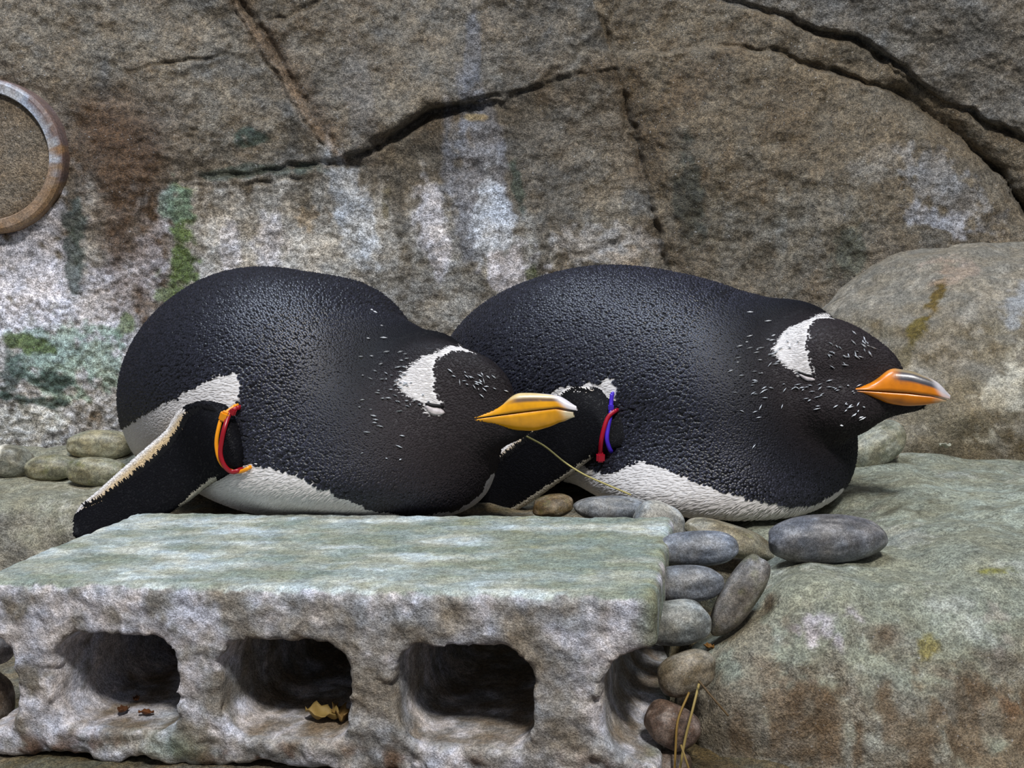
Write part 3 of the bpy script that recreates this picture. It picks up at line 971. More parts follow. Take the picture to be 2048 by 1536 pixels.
def penguin(cfg, label):
    def fn(p):
        d = None
        for (u, v, Y, r, ang, pit, k) in cfg['blobs']:
            e = ell(p, P(u, v, Y), r, ang, pit)
            d = e if d is None else smin(d, e, k)
        for (u, v, Y, r, ang, pit, k) in cfg.get('cuts', []):
            d = smax(d, -ell(p, P(u, v, Y), r, ang, pit), k)
        zg = cfg['ground'](p)
        d = smax(d, zg - p[..., 2], 0.025)
        return d
    lo, hi = cfg['box']
    V, Fc = surface_nets(fn, lo, hi, 0.0026)
    bvh = BVHTree.FromPolygons([tuple(x) for x in V], Fc.tolist())
    Nn = vnormals(V, Fc)
    origin = np.array([V[:, 0].mean(), V[:, 1].mean(), V[:, 2].min()])

    def pattern(p, n):
        """plumage colours; p = points on the coat, n = outward normals"""
        u, v = project(p)
        facing = ((CAM - p) * n).sum(-1) > 0
        j = fbm(p, 90, 2)
        un, vn_ = u + 5 * j, v + 5 * fbm(p + 3, 90, 2)
        c = np.zeros((len(p), 3)) + BLACK
        brown = sstep(0.085, 0.03, np.linalg.norm(p - P(*cfg['brownpos']), axis=1))[:, None]
        c = c * (1 - brown) + BLACKB * brown
        white = np.zeros(len(p), bool)
        for poly in cfg['white']:
            white |= in_poly(un, vn_, poly)
        white &= facing
        # the far side: belly white below the same height
        white |= (~facing) & (p[:, 2] < cfg['belly_z'])
        c[white] = WHITE
        bt = np.zeros(len(p))
        for (bu_, bv_, r_) in cfg.get('beige', []):
            bt = np.maximum(bt, np.exp(-((u - bu_) ** 2 + (v - bv_) ** 2) / r_ ** 2))
        bt = (bt * white * 0.8)[:, None]
        c = c * (1 - bt) + BEIGE * bt
        return c, white

    cv, _ = pattern(V, Nn)
    # flippers become part of the same body mesh
    Vs, Fs, Cs = [V], [Fc], [cv]
    nv = len(V)
    barbs = []
    fl = cfg['flipper']
    Vf, Ff, (uvf, front) = flipper(fl, bvh)
    uf, vf_ = project(Vf)
    blk = in_poly(uf, vf_, fl['black'])
    gr = sstep(-2, 13, poly_dist(uf, vf_, fl['U'])[0])[:, None]
    Cf = np.where(blk[:, None], BLACK, WHITE * (1 - gr) + BEIGE * gr)
    le_d, le_t, _ = poly_dist(uf, vf_, fl['L'])
    ue_d, ue_t, _ = poly_dist(uf, vf_, fl['U'])
    Cf[(le_d < ue_d) & ~blk] = srgb(176, 170, 156)
    Cf[(np.minimum(le_t, ue_t) < fl['root'])] = BLACK
    Vs.append(Vf); Fs.append(Ff + nv); Cs.append(Cf); nv += len(Vf)
    V2 = np.concatenate(Vs); F2 = np.concatenate(Fs); C2 = np.concatenate(Cs)

    root = bpy.data.objects.new('gentoo_penguin', None)
    COL.objects.link(root)
    root.location = origin
    tag(root, label, 'penguin', 'resting penguins')
    root.empty_display_size = 0.05
    body = link('body', mesh_from('body', V2 - origin, F2, True, C2), M_BODY, root)

    # ---- feathers: short overlapping shingles
    T = np.concatenate([Fc[:, [0, 1, 2]], Fc[:, [0, 2, 3]]])
    A = np.linalg.norm(np.cross(V[T[:, 1]] - V[T[:, 0]], V[T[:, 2]] - V[T[:, 0]]), axis=1)
    hp = P(*cfg['headpos'])
    def scatter(n, V=V, Nn=Nn, T=T, A=A):
        t = T[rng.choice(len(T), n, p=A / A.sum())]
        r1 = np.sqrt(rng.random(n)); r2 = rng.random(n)
        wgt = np.stack([1 - r1, r1 * (1 - r2), r1 * r2], -1)[..., None]
        p = (V[t] * wgt).sum(1); n_ = (Nn[t] * wgt).sum(1)
        return p, n_ / np.linalg.norm(n_, axis=1)[:, None], t[:, 0]
    Tf = np.concatenate([Ff[:, [0, 1, 2]], Ff[:, [0, 2, 3]]])
    Af = np.linalg.norm(np.cross(Vf[Tf[:, 1]] - Vf[Tf[:, 0]], Vf[Tf[:, 2]] - Vf[Tf[:, 0]]), axis=1)
    pf, nf, tf = scatter(26000, Vf, vnormals(Vf, Ff), Tf, Af)
    p, n_, _ = scatter(520000)
    dh = np.linalg.norm(p - hp, axis=1)
    spacing = 0.0014 + 0.0008 * sstep(0.05, 0.11, dh)
    key = np.floor(p / spacing[:, None]).astype(np.int64)
    hsh = (key[:, 0] * 73856093) ^ (key[:, 1] * 19349663) ^ (key[:, 2] * 83492791)
    _, first = np.unique(hsh, return_index=True)
    p, n_, dh = p[first], n_[first], dh[first]
    keep = p[:, 2] > cfg['ground'](p) + 0.004
    p, n_, dh = p[keep], n_[keep], dh[keep]
    col, wh = pattern(p, n_)
    th = math.radians(cfg['heading']); hd = math.radians(cfg['head_heading'])
    f_body = np.array([-math.cos(th), math.sin(th), -0.25]); f_head = np.array([-math.cos(hd), math.sin(hd), -0.1])
    wgt = sstep(0.12, 0.05, dh)[:, None]
    fl_ = f_head * wgt + f_body * (1 - wgt)
    # the flipper wears very short feathers pointing to its tip
    tipdir = P(fl['U'][-1][0], fl['U'][-1][1], fl['Y'][-1]) - P(fl['U'][2][0], fl['U'][2][1], fl['Y'][0])
    tipdir /= np.linalg.norm(tipdir)
    p = np.concatenate([p, pf]); n_ = np.concatenate([n_, nf]); col = np.concatenate([col, Cf[tf]]); wh = np.concatenate([wh, np.zeros(len(pf), bool)])
    wgt = np.concatenate([wgt, np.full((len(pf), 1), 1.25)])
    fl_ = np.concatenate([fl_, np.tile(tipdir, (len(pf), 1))])
    fl_ = fl_ + 0.14 * rng.normal(size=fl_.shape)
    fl_ -= (fl_ * n_).sum(1)[:, None] * n_
    ln = np.linalg.norm(fl_, axis=1)[:, None]
    fl_ = fl_ / np.maximum(ln, 1e-6)
    sd = np.cross(n_, fl_)
    n = len(p)
    L_ = (0.0044 - 0.0016 * wgt[:, 0]) * rng.uniform(0.85, 1.15, n)
    Wd = (0.0016 - 0.00075 * wgt[:, 0]) * rng.uniform(0.85, 1.15, n)
    L_ = np.where(wh, L_ * 1.9, L_); Wd = np.where(wh, Wd * 0.42, Wd)
    lift = np.where(wh, 0.0003, (0.0009 - 0.00062 * wgt[:, 0]) * rng.uniform(0.3, 1.9, n))
    L1, W1, k1 = L_[:, None], Wd[:, None], lift[:, None]
    v0 = p - 0.0003 * n_
    v1 = p + fl_ * L1 * 0.6 + sd * W1 + n_ * k1 * 0.35
    v2 = p + fl_ * L1 * 0.6 + n_ * (k1 * 0.9 + W1 * 0.42)
    v3 = p + fl_ * L1 * 0.6 - sd * W1 + n_ * k1 * 0.35
    v4 = p + fl_ * L1 + n_ * k1 * 0.8
    FV = np.stack([v0, v1, v2, v3, v4], 1).reshape(-1, 3)
    o5 = np.arange(n)[:, None] * 5
    FF = np.concatenate([o5 + np.array([[0, 1, 2]]), o5 + np.array([[0, 2, 3]]), o5 + np.array([[2, 1, 4]]), o5 + np.array([[3, 2, 4]])])
    # make the faces look outward
    a, b, c = FV[FF[0][0]], FV[FF[0][1]], FV[FF[0][2]]
    if np.dot(np.cross(b - a, c - a), n_[0]) < 0:
        FF = FF[:, ::-1]
    vary = np.where(wh, rng.uniform(0.9, 1.06, n), rng.uniform(0.75, 1.3, n))[:, None]
    FC = np.repeat(np.clip(col * vary, 0, 0.92)[:, None], 5, axis=1)
    tipm = (np.clip(1 - wgt[:, 0], 0, 1) * ~wh * rng.uniform(0.2, 1.0, n))[:, None]
    TIP = srgb(94, 96, 117)
    FC[:, 4] = FC[:, 4] * (1 - tipm) + TIP * tipm
    FC[:, 2] = FC[:, 2] * (1 - 0.2 * tipm) + TIP * 0.2 * tipm
    FC = FC.reshape(-1, 3)
    link('plumage', mesh_from('plumage', FV - origin, FF, True, FC, np.repeat(np.clip(np.where(wh, 0.7, 0.32 + 0.26 * wgt[:, 0]), 0, 0.75), 5)), M_FEATHER, body, kind='stuff')

    # ---- fringe of stiff barbs along the trailing edge of the flipper
    BV, BF, BC = [], [], []
    fr = np.array(fl['fringe'], float)
    seg = np.linspace(0, 1, fl.get('nfr', 170))
    fx = np.interp(seg, np.linspace(0, 1, len(fr)), fr[:, 0]); fy = np.interp(seg, np.linspace(0, 1, len(fr)), fr[:, 1])
    fbv = BVHTree.FromPolygons([tuple(x_) for x_ in Vf], Ff.tolist())
    Yf = np.full(len(seg), np.nan)
    for i in range(len(seg)):
        h = fbv.ray_cast(Vector(CAM), Vector(P(fx[i], fy[i], 1.0) - CAM).normalized())
        if h[0] is not None:
            Yf[i] = h[0].y - 0.0008
    ok = ~np.isnan(Yf)
    Yf = np.interp(seg, seg[ok], Yf[ok])
    for i in range(len(seg)):
        k = Yf[i] / F
        d = P(fx[i], fy[i], Yf[i])
        ln_ = rng.uniform(2, 11) * k; wd = rng.uniform(1.6, 3.2) * k
        a_ = math.radians(fl['fringe_ang'] + rng.normal(0, 14))
        dirv = np.array([math.cos(a_), 0, math.sin(a_)]); sdv = np.array([-math.sin(a_), 0, math.cos(a_)])
        b0 = len(BV)
        BV += [d - sdv * wd - dirv * 6 * k, d + sdv * wd - dirv * 6 * k, d + dirv * ln_ + sdv * wd * .5, d + dirv * ln_ - sdv * wd * .5, d + np.array([0, .0012, 0])]
        BF += [[b0, b0 + 1, b0 + 2], [b0, b0 + 2, b0 + 3], [b0 + 4, b0, b0 + 3], [b0 + 4, b0 + 3, b0 + 2], [b0 + 4, b0 + 2, b0 + 1], [b0 + 4, b0 + 1, b0]]
        BC += [BLACK] * 5
    link('flipper_fringe', mesh_from('flipper_fringe', np.array(BV) - origin, np.array(BF), False, np.array(BC)), M_BODY, body, kind='stuff')

    # ---- white flecks standing in the head feathers
    BV, BF, BC = [], [], []
    def hit(u, v):
        d = Vector(P(u, v, 1.0) - CAM).normalized()
        return bvh.ray_cast(Vector(CAM), d)
    for (cu, cv_, ru, rv, cnt, ang) in cfg['flecks']:
        for i in range(cnt):
            u = cu + ru * rng.normal() * .5; v = cv_ + rv * rng.normal() * .5
            h = hit(u, v)
            if h[0] is None:
                continue
            k = h[0].y / F
            a_ = math.radians(ang + rng.normal(0, 18))
            nrm = np.array(h[1]); tdir = np.array([math.cos(a_), 0, math.sin(a_)]); tdir -= nrm * tdir.dot(nrm); tdir /= np.linalg.norm(tdir)
            sdv = np.cross(nrm, tdir)
            ln_ = rng.uniform(2.5, 8) * k; wd = rng.uniform(0.8, 1.5) * k
            d = np.array(h[0]) + nrm * 0.0014
            b0 = len(BV)
            BV += [d - tdir * ln_, d + sdv * wd, d + tdir * ln_, d - sdv * wd, d + nrm * 0.0007, d - nrm * .0016]
            BF += [[b0, b0 + 4, b0 + 1], [b0 + 1, b0 + 4, b0 + 2], [b0 + 2, b0 + 4, b0 + 3], [b0 + 3, b0 + 4, b0],
                   [b0, b0 + 1, b0 + 5], [b0 + 1, b0 + 2, b0 + 5], [b0 + 2, b0 + 3, b0 + 5], [b0 + 3, b0, b0 + 5]]
            BC += [srgb(225, 228, 232)] * 6
    link('white_flecks', mesh_from('white_flecks', np.array(BV) - origin, np.array(BF), False, np.array(BC)), M_BODY, body, kind='stuff')

    # ---- bill: two horny mandibles
    bc = cfg['bill']
    g0 = P(*bc['gape']); g1 = P(*bc['tip'])
    x, y, z = frame(g1 - g0)
    Lb = np.linalg.norm(g1 - g0)
    kb = bc['gape'][2] / F
    for nm, prof, sg in (('upper_mandible', bc['top'], 1), ('lower_mandible', bc['bottom'], -1)):
        nt_, na = 40, 22
        t = np.linspace(0, 1, nt_)
        hgt = np.interp(t, [q_[0] for q_ in prof], [q_[1] for q_ in prof]) * kb
        hgt = np.convolve(np.pad(hgt, 2, mode='edge'), np.ones(5) / 5, 'valid')
        wid = np.interp(t, [0, .12, .3, .7, .93, 1], [0.0150, 0.0132, 0.0102, 0.0062, 0.0034, 0.0010])
        sag = np.interp(t, [0, .3, .6, .85, 1], bc['line']) * kb      # curve of the gape line
        tt = t if sg > 0 else t * 0.965
        a_ = np.linspace(0, math.pi, na)
        VV = []
        for i in range(nt_):
            cw = np.sign(np.cos(a_)) * np.abs(np.cos(a_)) ** 0.8; sh = np.abs(np.sin(a_)) ** 0.9
            pt = g0 + x * Lb * tt[i] + z * (sag[i] - (0.0009 if sg < 0 else 0.0))
            VV.append(pt + y[None] * (wid[i] * cw)[:, None] + z[None] * (sg * (hgt[i] + 0.0003) * sh)[:, None])
        VV = np.array(VV)
        Q = np.arange(nt_ * na).reshape(nt_, na)
        ff = np.stack([Q[:-1, :-1], Q[1:, :-1], Q[1:, 1:], Q[:-1, 1:]], -1).reshape(-1, 4)
        flat = np.stack([Q[:-1, -1], Q[1:, -1], Q[1:, 0], Q[:-1, 0]], -1)
        ff = np.concatenate([ff, flat])
        if sg < 0:
            ff = ff[:, ::-1]
        tg = np.repeat(t, na); ag = np.tile(np.sin(a_), nt_)
        vv = VV.reshape(-1, 3)
        oc = np.zeros((len(vv), 3)) + bc['color']
        nb_ = fbm(vv, 160, 3)
        def ly(c, m):
            nonlocal oc
            m = np.clip(m, 0, 1)[:, None]
            oc = oc * (1 - m) + np.asarray(c) * m
        if sg > 0:
            ly(srgb(60, 58, 66), bc['ridge_dark'] * sstep(*bc['ridge_at'], ag + .1 * nb_) * sstep(.36, .5, tg))
            ly(srgb(222, 196, 140), sstep(*bc['pale_at'], ag) * sstep(.2, .5, tg) * bc['ridge_pale'])
            ly(srgb(216, 210, 214), sstep(.80, .9, tg + .12 * (ag - .6)) * bc['tip_pale'])
            ly(srgb(216, 210, 214), sstep(.97, .99, ag) * sstep(.6, .8, tg) * bc['tip_pale'])
        else:
            ly(srgb(220, 204, 170), sstep(.86, .97, tg + .05 * nb_) * bc['tip_pale'])
            ly(srgb(225, 200, 160), sstep(.90, .99, ag) * sstep(.45, .1, tg) * .7)
            ly(srgb(120, 70, 14), .6 * np.exp(-((tg - .5) / .08) ** 2 - ((ag - .5) / .2) ** 2) * bc['smudge'])
        link(nm, mesh_from(nm, vv - origin, ff, True, oc), M_BILL, root)

    # ---- closed eye: pale lids around a dark slit
    ec = cfg['eye']
    for nm, pts, w_, colr, off in (('eyelid', ec['lid'], ec['lid_w'], srgb(205, 196, 196), 0.0005), ('eye_slit', ec['slit'], ec['slit_w'], srgb(14, 10, 10), 0.0012)):
        BV = []; BF = []
        ns = 14
        pts = np.array(pts, float)
        s = np.linspace(0, 1, ns)
        pu = np.interp(s, np.linspace(0, 1, len(pts)), pts[:, 0]); pv = np.interp(s, np.linspace(0, 1, len(pts)), pts[:, 1])
        prev = None
        for i in range(ns):
            h = hit(pu[i], pv[i])
            if h[0] is None:
                continue
            c0 = np.array(h[0]) + np.array(h[1]) * off; nrm = np.array(h[1])
            tdir = P(pu[min(i + 1, ns - 1)], pv[min(i + 1, ns - 1)], h[0].y) - P(pu[max(i - 1, 0)], pv[max(i - 1, 0)], h[0].y)
            tdir -= nrm * tdir.dot(nrm); tdir /= np.linalg.norm(tdir)
            sdv = np.cross(nrm, tdir)
            rr = w_ * (h[0].y / F) * math.sqrt(max(1 - (2 * s[i] - 1) ** 2, 0.02))
            ring = len(BV)
            for k in range(8):
                aa = 2 * math.pi * k / 8
                BV.append(c0 + sdv * rr * math.cos(aa) + nrm * 0.0016 * math.sin(aa) * min(1, rr / .001))
            if prev is not None:
                for k in range(8):
                    BF.append([prev + k, prev + (k + 1) % 8, ring + (k + 1) % 8, ring + k])
            else:
                BF.append([ring + 7, ring + 6, ring + 5, ring + 4]); BF.append([ring + 7, ring + 4, ring + 3, ring]); BF.append([ring + 3, ring + 2, ring + 1, ring])
            prev = ring
        BF.append([prev, prev + 1, prev + 2, prev + 3]); BF.append([prev, prev + 3, prev + 4, prev + 7]); BF.append([prev + 4, prev + 5, prev + 6, prev + 7])
        link(nm, mesh_from(nm, np.array(BV) - origin, np.array(BF), True, np.tile(colr, (len(BV), 1))), M_BODY, root)
    full = BVHTree.FromPolygons([tuple(x_) for x_ in V2], F2.tolist())
    return root, full


def ground_a(p):
    return np.where(p[..., 1] < 5, -0.016 + 0.018 * sstep(0.83, 0.78, p[..., 1] + 0.19 * (p[..., 0] + 0.27)), 0)


W_HEAD_A = [(957, 708), (935, 698), (905, 695), (875, 704), (848, 716), (824, 731), (809, 750), (800, 768), (806, 786), (821, 795), (848, 805),
            (860, 828), (875, 832), (889, 830), (887, 807), (878, 792), (872, 774), (876, 756), (872, 735), (873, 720), (887, 711), (908, 704), (935, 705)]
W_BELLY_A = [(300, 1100), (345, 1015), (400, 980), (450, 945), (500, 928), (545, 935), (600, 950), (640, 975), (690, 990), (740, 1015), (800, 1028), (860, 1026),
             (920, 1015), (960, 985), (985, 940), (1040, 1000), (1000, 1100)]
W_FLANK_A = [(232, 868), (270, 840), (300, 822), (350, 798), (390, 775), (440, 755), (476, 744), (489, 765), (482, 800), (472, 832), (430, 900), (400, 1010), (230, 1010), (200, 960)]
A = dict(
    blobs=[  # u, v, Y, semi-axes (along, across, up), heading, pitch, blend
        (528, 790, 0.955, (0.156, 0.106, 0.108), 58, 0, .03),
        (440, 810, 1.03, (0.09, 0.080, 0.080), 60, 0, .05),
        (600, 800, 0.885, (0.105, 0.090, 0.086), 50, 0, .04),
        (690, 930, 0.855, (0.105, 0.093, 0.052), 40, 0, .04),
        (795, 890, 0.830, (0.064, 0.064, 0.058), 30, 0, .035),
        (858, 915, 0.825, (0.037, 0.044, 0.044), 30, 0, .03),
        (780, 770, 0.868, (0.050, 0.046, 0.046), 25, 8, .03),
        (858, 782, 0.815, (0.036, 0.031, 0.037), 22, 0, .022),
        (916, 782, 0.799, (0.043, 0.0150, 0.031), 22, -12, .014),
        (868, 738, 0.845, (0.026, 0.026, 0.026), 22, 0, .016),
        (695, 695, 0.925, (0.050, 0.050, 0.049), 40, 0, .025),
        (395, 812, 1.10, (0.075, 0.034, 0.011), 62, 8, .02),
        (890, 865, 0.815, (0.038, 0.032, 0.032), 22, 0, .025),
        (968, 854, 0.794, (0.038, 0.0095, 0.013), 22, 6, .016),
    ],
    ground=ground_a, box=((-0.42, 0.70, -0.03), (0.03, 1.20, 0.20)), headpos=(890, 790, 0.81), brownpos=(890, 860, 0.785), heading=58, head_heading=22,
    white=[W_HEAD_A, W_BELLY_A, W_FLANK_A], belly_z=0.03, beige=[(360, 870, 30), (330, 905, 30), (290, 935, 28), (250, 970, 26)],
    flipper=dict(U=[(486, 822), (452, 810), (405, 802), (358, 820), (332, 860), (292, 896), (240, 942), (198, 980), (166, 1007), (150, 1030)],
                 L=[(500, 905), (488, 932), (458, 947), (420, 968), (380, 1000), (330, 1030), (270, 1055), (215, 1072), (170, 1080), (150, 1070)],
                 Y=[0.83, 0.815, 0.81, 0.812, 0.815, 0.817, 0.82], dYw=-0.015,
                 black=[(480, 790), (440, 818), (405, 812), (376, 830), (366, 850), (342, 886), (302, 925), (252, 964), (202, 1000), (166, 1014), (140, 1030), (140, 1100), (330, 1040),
                        (395, 975), (430, 950), (470, 942), (520, 930)],
                 fringe=[(432, 822), (405, 814), (376, 831), (366, 850), (342, 886), (302, 925), (252, 964), (202, 1000), (170, 1013)],
                 fringeY=(0.800, 0.812), fringe_ang=125, nfr=210, root=.07),
    flecks=[(760, 800, 60, 150, 34, 0), (800, 760, 30, 60, 26, -10), (955, 760, 50, 25, 26, -35), (830, 810, 40, 14, 8, 0)],
    bill=dict(gape=(948, 833, 0.792), tip=(1153, 812, 0.763), line=(0, 1, 2, 2, -9), color=srgb(232, 160, 14),
              top=[(0, 2), (.2, 11), (.34, 20), (.43, 36), (.6, 32), (.8, 24), (.93, 15), (1, 5)],
              bottom=[(0, 3), (.2, 18), (.4, 33), (.6, 40), (.8, 32), (.93, 20), (1, 6)], ridge_dark=.85, ridge_at=(.46, .56), pale_at=(.72, .82), ridge_pale=1.0, tip_pale=1.0, smudge=0),
    eye=dict(lid=[(852, 812), (866, 821), (889, 826)], lid_w=9, slit=[(850, 808), (865, 812), (888, 813)], slit_w=4.5),
)
penguin_a, bvh_a = penguin(A, 'gentoo penguin with orange and red flipper ties resting its chest on the block')


def ground_b(p):
    return np.zeros(p.shape[:-1]) - 0.014


W_HEAD_B = [(1677, 636), (1650, 632), (1620, 638), (1590, 650), (1572, 662), (1560, 677), (1551, 695), (1560, 716), (1575, 731), (1596, 743), (1608, 755), (1629, 761),
            (1630, 743), (1620, 722), (1617, 695), (1620, 665), (1627, 648), (1644, 639)]
W_BELLY_B = [(1050, 1100), (1120, 1010), (1130, 960), (1165, 928), (1210, 948), (1250, 938), (1290, 920), (1330, 932), (1380, 955), (1430, 975), (1480, 990), (1530, 1003), (1590, 1008),
             (1640, 1000), (1690, 970), (1760, 1000), (1700, 1120)]
W_PATCH_B = [(1165, 772), (1180, 762), (1205, 768), (1222, 750), (1240, 770), (1236, 800), (1215, 812), (1195, 792), (1172, 784)]
W_EDGE_B = [(1100, 792), (1120, 776), (1150, 766), (1160, 782), (1130, 790), (1080, 850), (1000, 925), (985, 905), (1060, 845)]
B = dict(
    blobs=[
        (1228, 790, 0.985, (0.174, 0.110, 0.113), 42, 0, .03),
        (1080, 780, 1.08, (0.10, 0.085, 0.080), 45, 0, .05),
        (1400, 812, 0.905, (0.105, 0.088, 0.086), 40, 0, .04),
        (1495, 840, 0.872, (0.076, 0.078, 0.072), 30, 0, .035),
        (1405, 965, 0.872, (0.100, 0.086, 0.053), 38, 0, .03),
        (1584, 904, 0.856, (0.042, 0.044, 0.036), 30, 0, .022),
        (1535, 738, 0.890, (0.054, 0.048, 0.043), 25, 0, .03),
        (1638, 738, 0.826, (0.036, 0.031, 0.0375), 20, 0, .016),
        (1692, 746, 0.817, (0.042, 0.0150, 0.031), 20, -18, .014),
        (1592, 692, 0.870, (0.034, 0.032, 0.032), 20, 0, .018),
        (945, 800, 1.14, (0.070, 0.034, 0.011), 45, 8, .02),
        (1652, 808, 0.816, (0.040, 0.028, 0.026), 20, 0, .009),
        (1748, 798, 0.809, (0.036, 0.0095, 0.010), 20, -2, .012),
    ],
    ground=ground_b, box=((-0.10, 0.70, -0.03), (0.36, 1.24, 0.20)), headpos=(1665, 745, 0.825), brownpos=(1700, 745, 0.80), heading=42, head_heading=20,
    white=[W_HEAD_B, W_BELLY_B, W_PATCH_B, W_EDGE_B], belly_z=0.03, beige=[(1060, 860, 40), (1010, 900, 30)],
    flipper=dict(U=[(1250, 790), (1190, 775), (1130, 780), (1092, 815), (1062, 850), (1020, 885), (980, 918), (940, 950), (905, 980), (885, 1000)],
                 L=[(1300, 890), (1245, 896), (1195, 910), (1150, 942), (1110, 970), (1070, 998), (1030, 1022), (990, 1040), (940, 1046), (890, 1035)],
                 Y=[0.875, 0.855, 0.858, 0.87, 0.885, 0.895, 0.90], dYw=-0.01,
                 black=[(1260, 780), (1190, 782), (1150, 778), (1125, 792), (1095, 832), (1070, 862), (1030, 895), (985, 930), (940, 965), (880, 1010), (870, 1060), (1010, 1025),
                        (1060, 990), (1105, 962), (1150, 932), (1190, 903), (1250, 888), (1300, 884)],
                 fringe=[(1180, 783), (1150, 779), (1125, 793), (1095, 833), (1070, 863), (1030, 896), (985, 931), (940, 966), (900, 1000)],
                 fringeY=(0.848, 0.866), fringe_ang=130, nfr=150, root=.12),
    flecks=[(1520, 740, 60, 110, 40, 10), (1560, 690, 30, 50, 14, 0), (1700, 710, 40, 30, 22, -40), (1640, 780, 90, 20, 30, 10), (1690, 820, 70, 30, 16, 25), (1735, 690, 14, 16, 10, -60)],
    bill=dict(gape=(1708, 774, 0.8045), tip=(1900, 797, 0.779), line=(0, 2, 4, 3, -1), color=srgb(222, 128, 10),
              top=[(0, 2), (.2, 14), (.36, 44), (.6, 40), (.8, 30), (.93, 18), (1, 3)],
              bottom=[(0, 2), (.2, 12), (.4, 24), (.6, 26), (.8, 18), (.93, 9), (1, 2)], ridge_dark=1.0, ridge_at=(.42, .54), pale_at=(.86, .95), ridge_pale=0.35, tip_pale=.75, smudge=1.0),
    eye=dict(lid=[(1598, 748), (1614, 757), (1630, 760)], lid_w=4.5, slit=[(1594, 743), (1612, 750), (1630, 753)], slit_w=2.4),
)
penguin_b, bvh_b = penguin(B, 'gentoo penguin with purple and red flipper ties lying on pebbles by the broad boulder')


# ------------------------------------------------------------------ flipper ties
def tube(pts3, w, t, n=6, flat_dir=None):
    """strap: rectangular-round section swept along points"""
    pts3 = np.asarray(pts3, float)
    m = len(pts3)
    V, Fq = [], []
    for i in range(m):
        d = pts3[min(i + 1, m - 1)] - pts3[max(i - 1, 0)]
        d /= np.linalg.norm(d) + 1e-12
        ref = np.array([0, 1, 0]) if flat_dir is None else np.asarray(flat_dir)
        s = np.cross(d, ref)
        if np.linalg.norm(s) < 1e-3:
            s = np.array([1.0, 0, 0])
        s /= np.linalg.norm(s); nn = np.cross(s, d)
        for k in range(n):
            a = 2 * math.pi * (k + .5) / n
            V.append(pts3[i] + s * w * math.cos(a) + nn * t * math.sin(a))
    for i in range(m - 1):
        for k in range(n):
            Fq.append([i * n + k, i * n + (k + 1) % n, (i + 1) * n + (k + 1) % n, (i + 1) * n + k])
    V += [pts3[0], pts3[-1]]
    T = []
    for k in range(n):
        T.append([m * n, (k + 1) % n, k]); T.append([m * n + 1, (m - 1) * n + k, (m - 1) * n + (k + 1) % n])
    return np.array(V), [np.array(Fq), np.array(T)]


def rbox_mesh(sx, sy, sz, bev):
    import bmesh
    bm = bmesh.new()
    bmesh.ops.create_cube(bm, size=1.0)
    for v in bm.verts:
        v.co = Vector((v.co.x * sx, v.co.y * sy, v.co.z * sz))
    bmesh.ops.bevel(bm, geom=list(bm.edges), offset=bev, segments=2, affect='EDGES')
    me = bpy.data.meshes.new('locking_head'); bm.to_mesh(me); bm.free()
    return me


def on_bird(bvh, u, v, off):
    h = bvh.ray_cast(Vector(CAM), Vector(P(u, v, 1.0) - CAM).normalized())
    return (h[0].y if h[0] is not None else 0.8) - off


def tie(label, front, bvh, off, color, head_px, w=4.2, group='flipper ties'):
    Yf = np.array([on_bird(bvh, u, v, off) for (u, v) in front])
    Yf = np.minimum(Yf, np.convolve(np.pad(Yf, 1, mode='edge'), np.ones(3) / 3, 'valid'))
    mat = flat_mat('tie_plastic', color, 0.3, 0.5)
    f3 = [P(u, v, y) for (u, v), y in zip(front, Yf)]
    # close the loop behind the flipper
    a, b = np.array(f3[0]), np.array(f3[-1])
    back = [b + np.array([0.003, 0.010, 0.003]), (a + b) / 2 + np.array([0.012, 0.022, 0]), a + np.array([0.004, 0.010, -0.002])]
    pts = spline(f3 + back + [a], 70)
    k = np.mean(Yf) / F
    V, Fq = tube(pts, w * k, w * k * 0.75, 8)
    root = bpy.data.objects.new('flipper_tie', None); COL.objects.link(root)
    o = V.mean(0); o[2] = V[:, 2].min()
    root.location = o
    root.empty_display_size = 0.01
    tag(root, label, 'cable tie', group)
    link('strap', mesh_from('strap', V - o, Fq, True), mat, root)
    if head_px:
        hu, hv, hs, ang = head_px
        hy = float(np.interp(hv, [q_[1] for q_ in front], Yf)) - 0.001
        me = rbox_mesh(hs * k * 1.0, hs * k * .9, hs * k * 1.15, hs * k * .2)
        hd = link('locking_head', me, mat, root, loc=tuple(P(hu, hv, hy) - o))
        hd.rotation_euler = (0.1, math.radians(ang), 0)
    return root


tie('orange cable tie with square head looped beside the red one', [(470, 812), (446, 832), (436, 862), (433, 892), (440, 922), (458, 940), (480, 943), (497, 936)],
    bvh_a, .0030, srgb(238, 150, 20), (449, 833, 19, 20))
tie('dark red cable tie looped through the orange one', [(474, 816), (460, 826), (449, 856), (443, 884), (441, 908), (448, 930), (462, 943), (478, 940)],
    bvh_a, .0050, srgb(150, 16, 30), (466, 824, 13, 20), w=5)
tie('purple cable tie looped behind a red one', [(1224, 788), (1222, 810), (1221, 830), (1216, 855), (1214, 880), (1222, 902)],
    bvh_b, .0030, srgb(70, 40, 190), (1222, 815, 11, 0), w=4.6)
tie('crimson cable tie with its head hanging at the flipper edge', [(1230, 822), (1216, 835), (1207, 860), (1202, 885), (1201, 908)],
    bvh_b, .0050, srgb(165, 14, 40), (1201, 915, 17, 0), w=4.6)


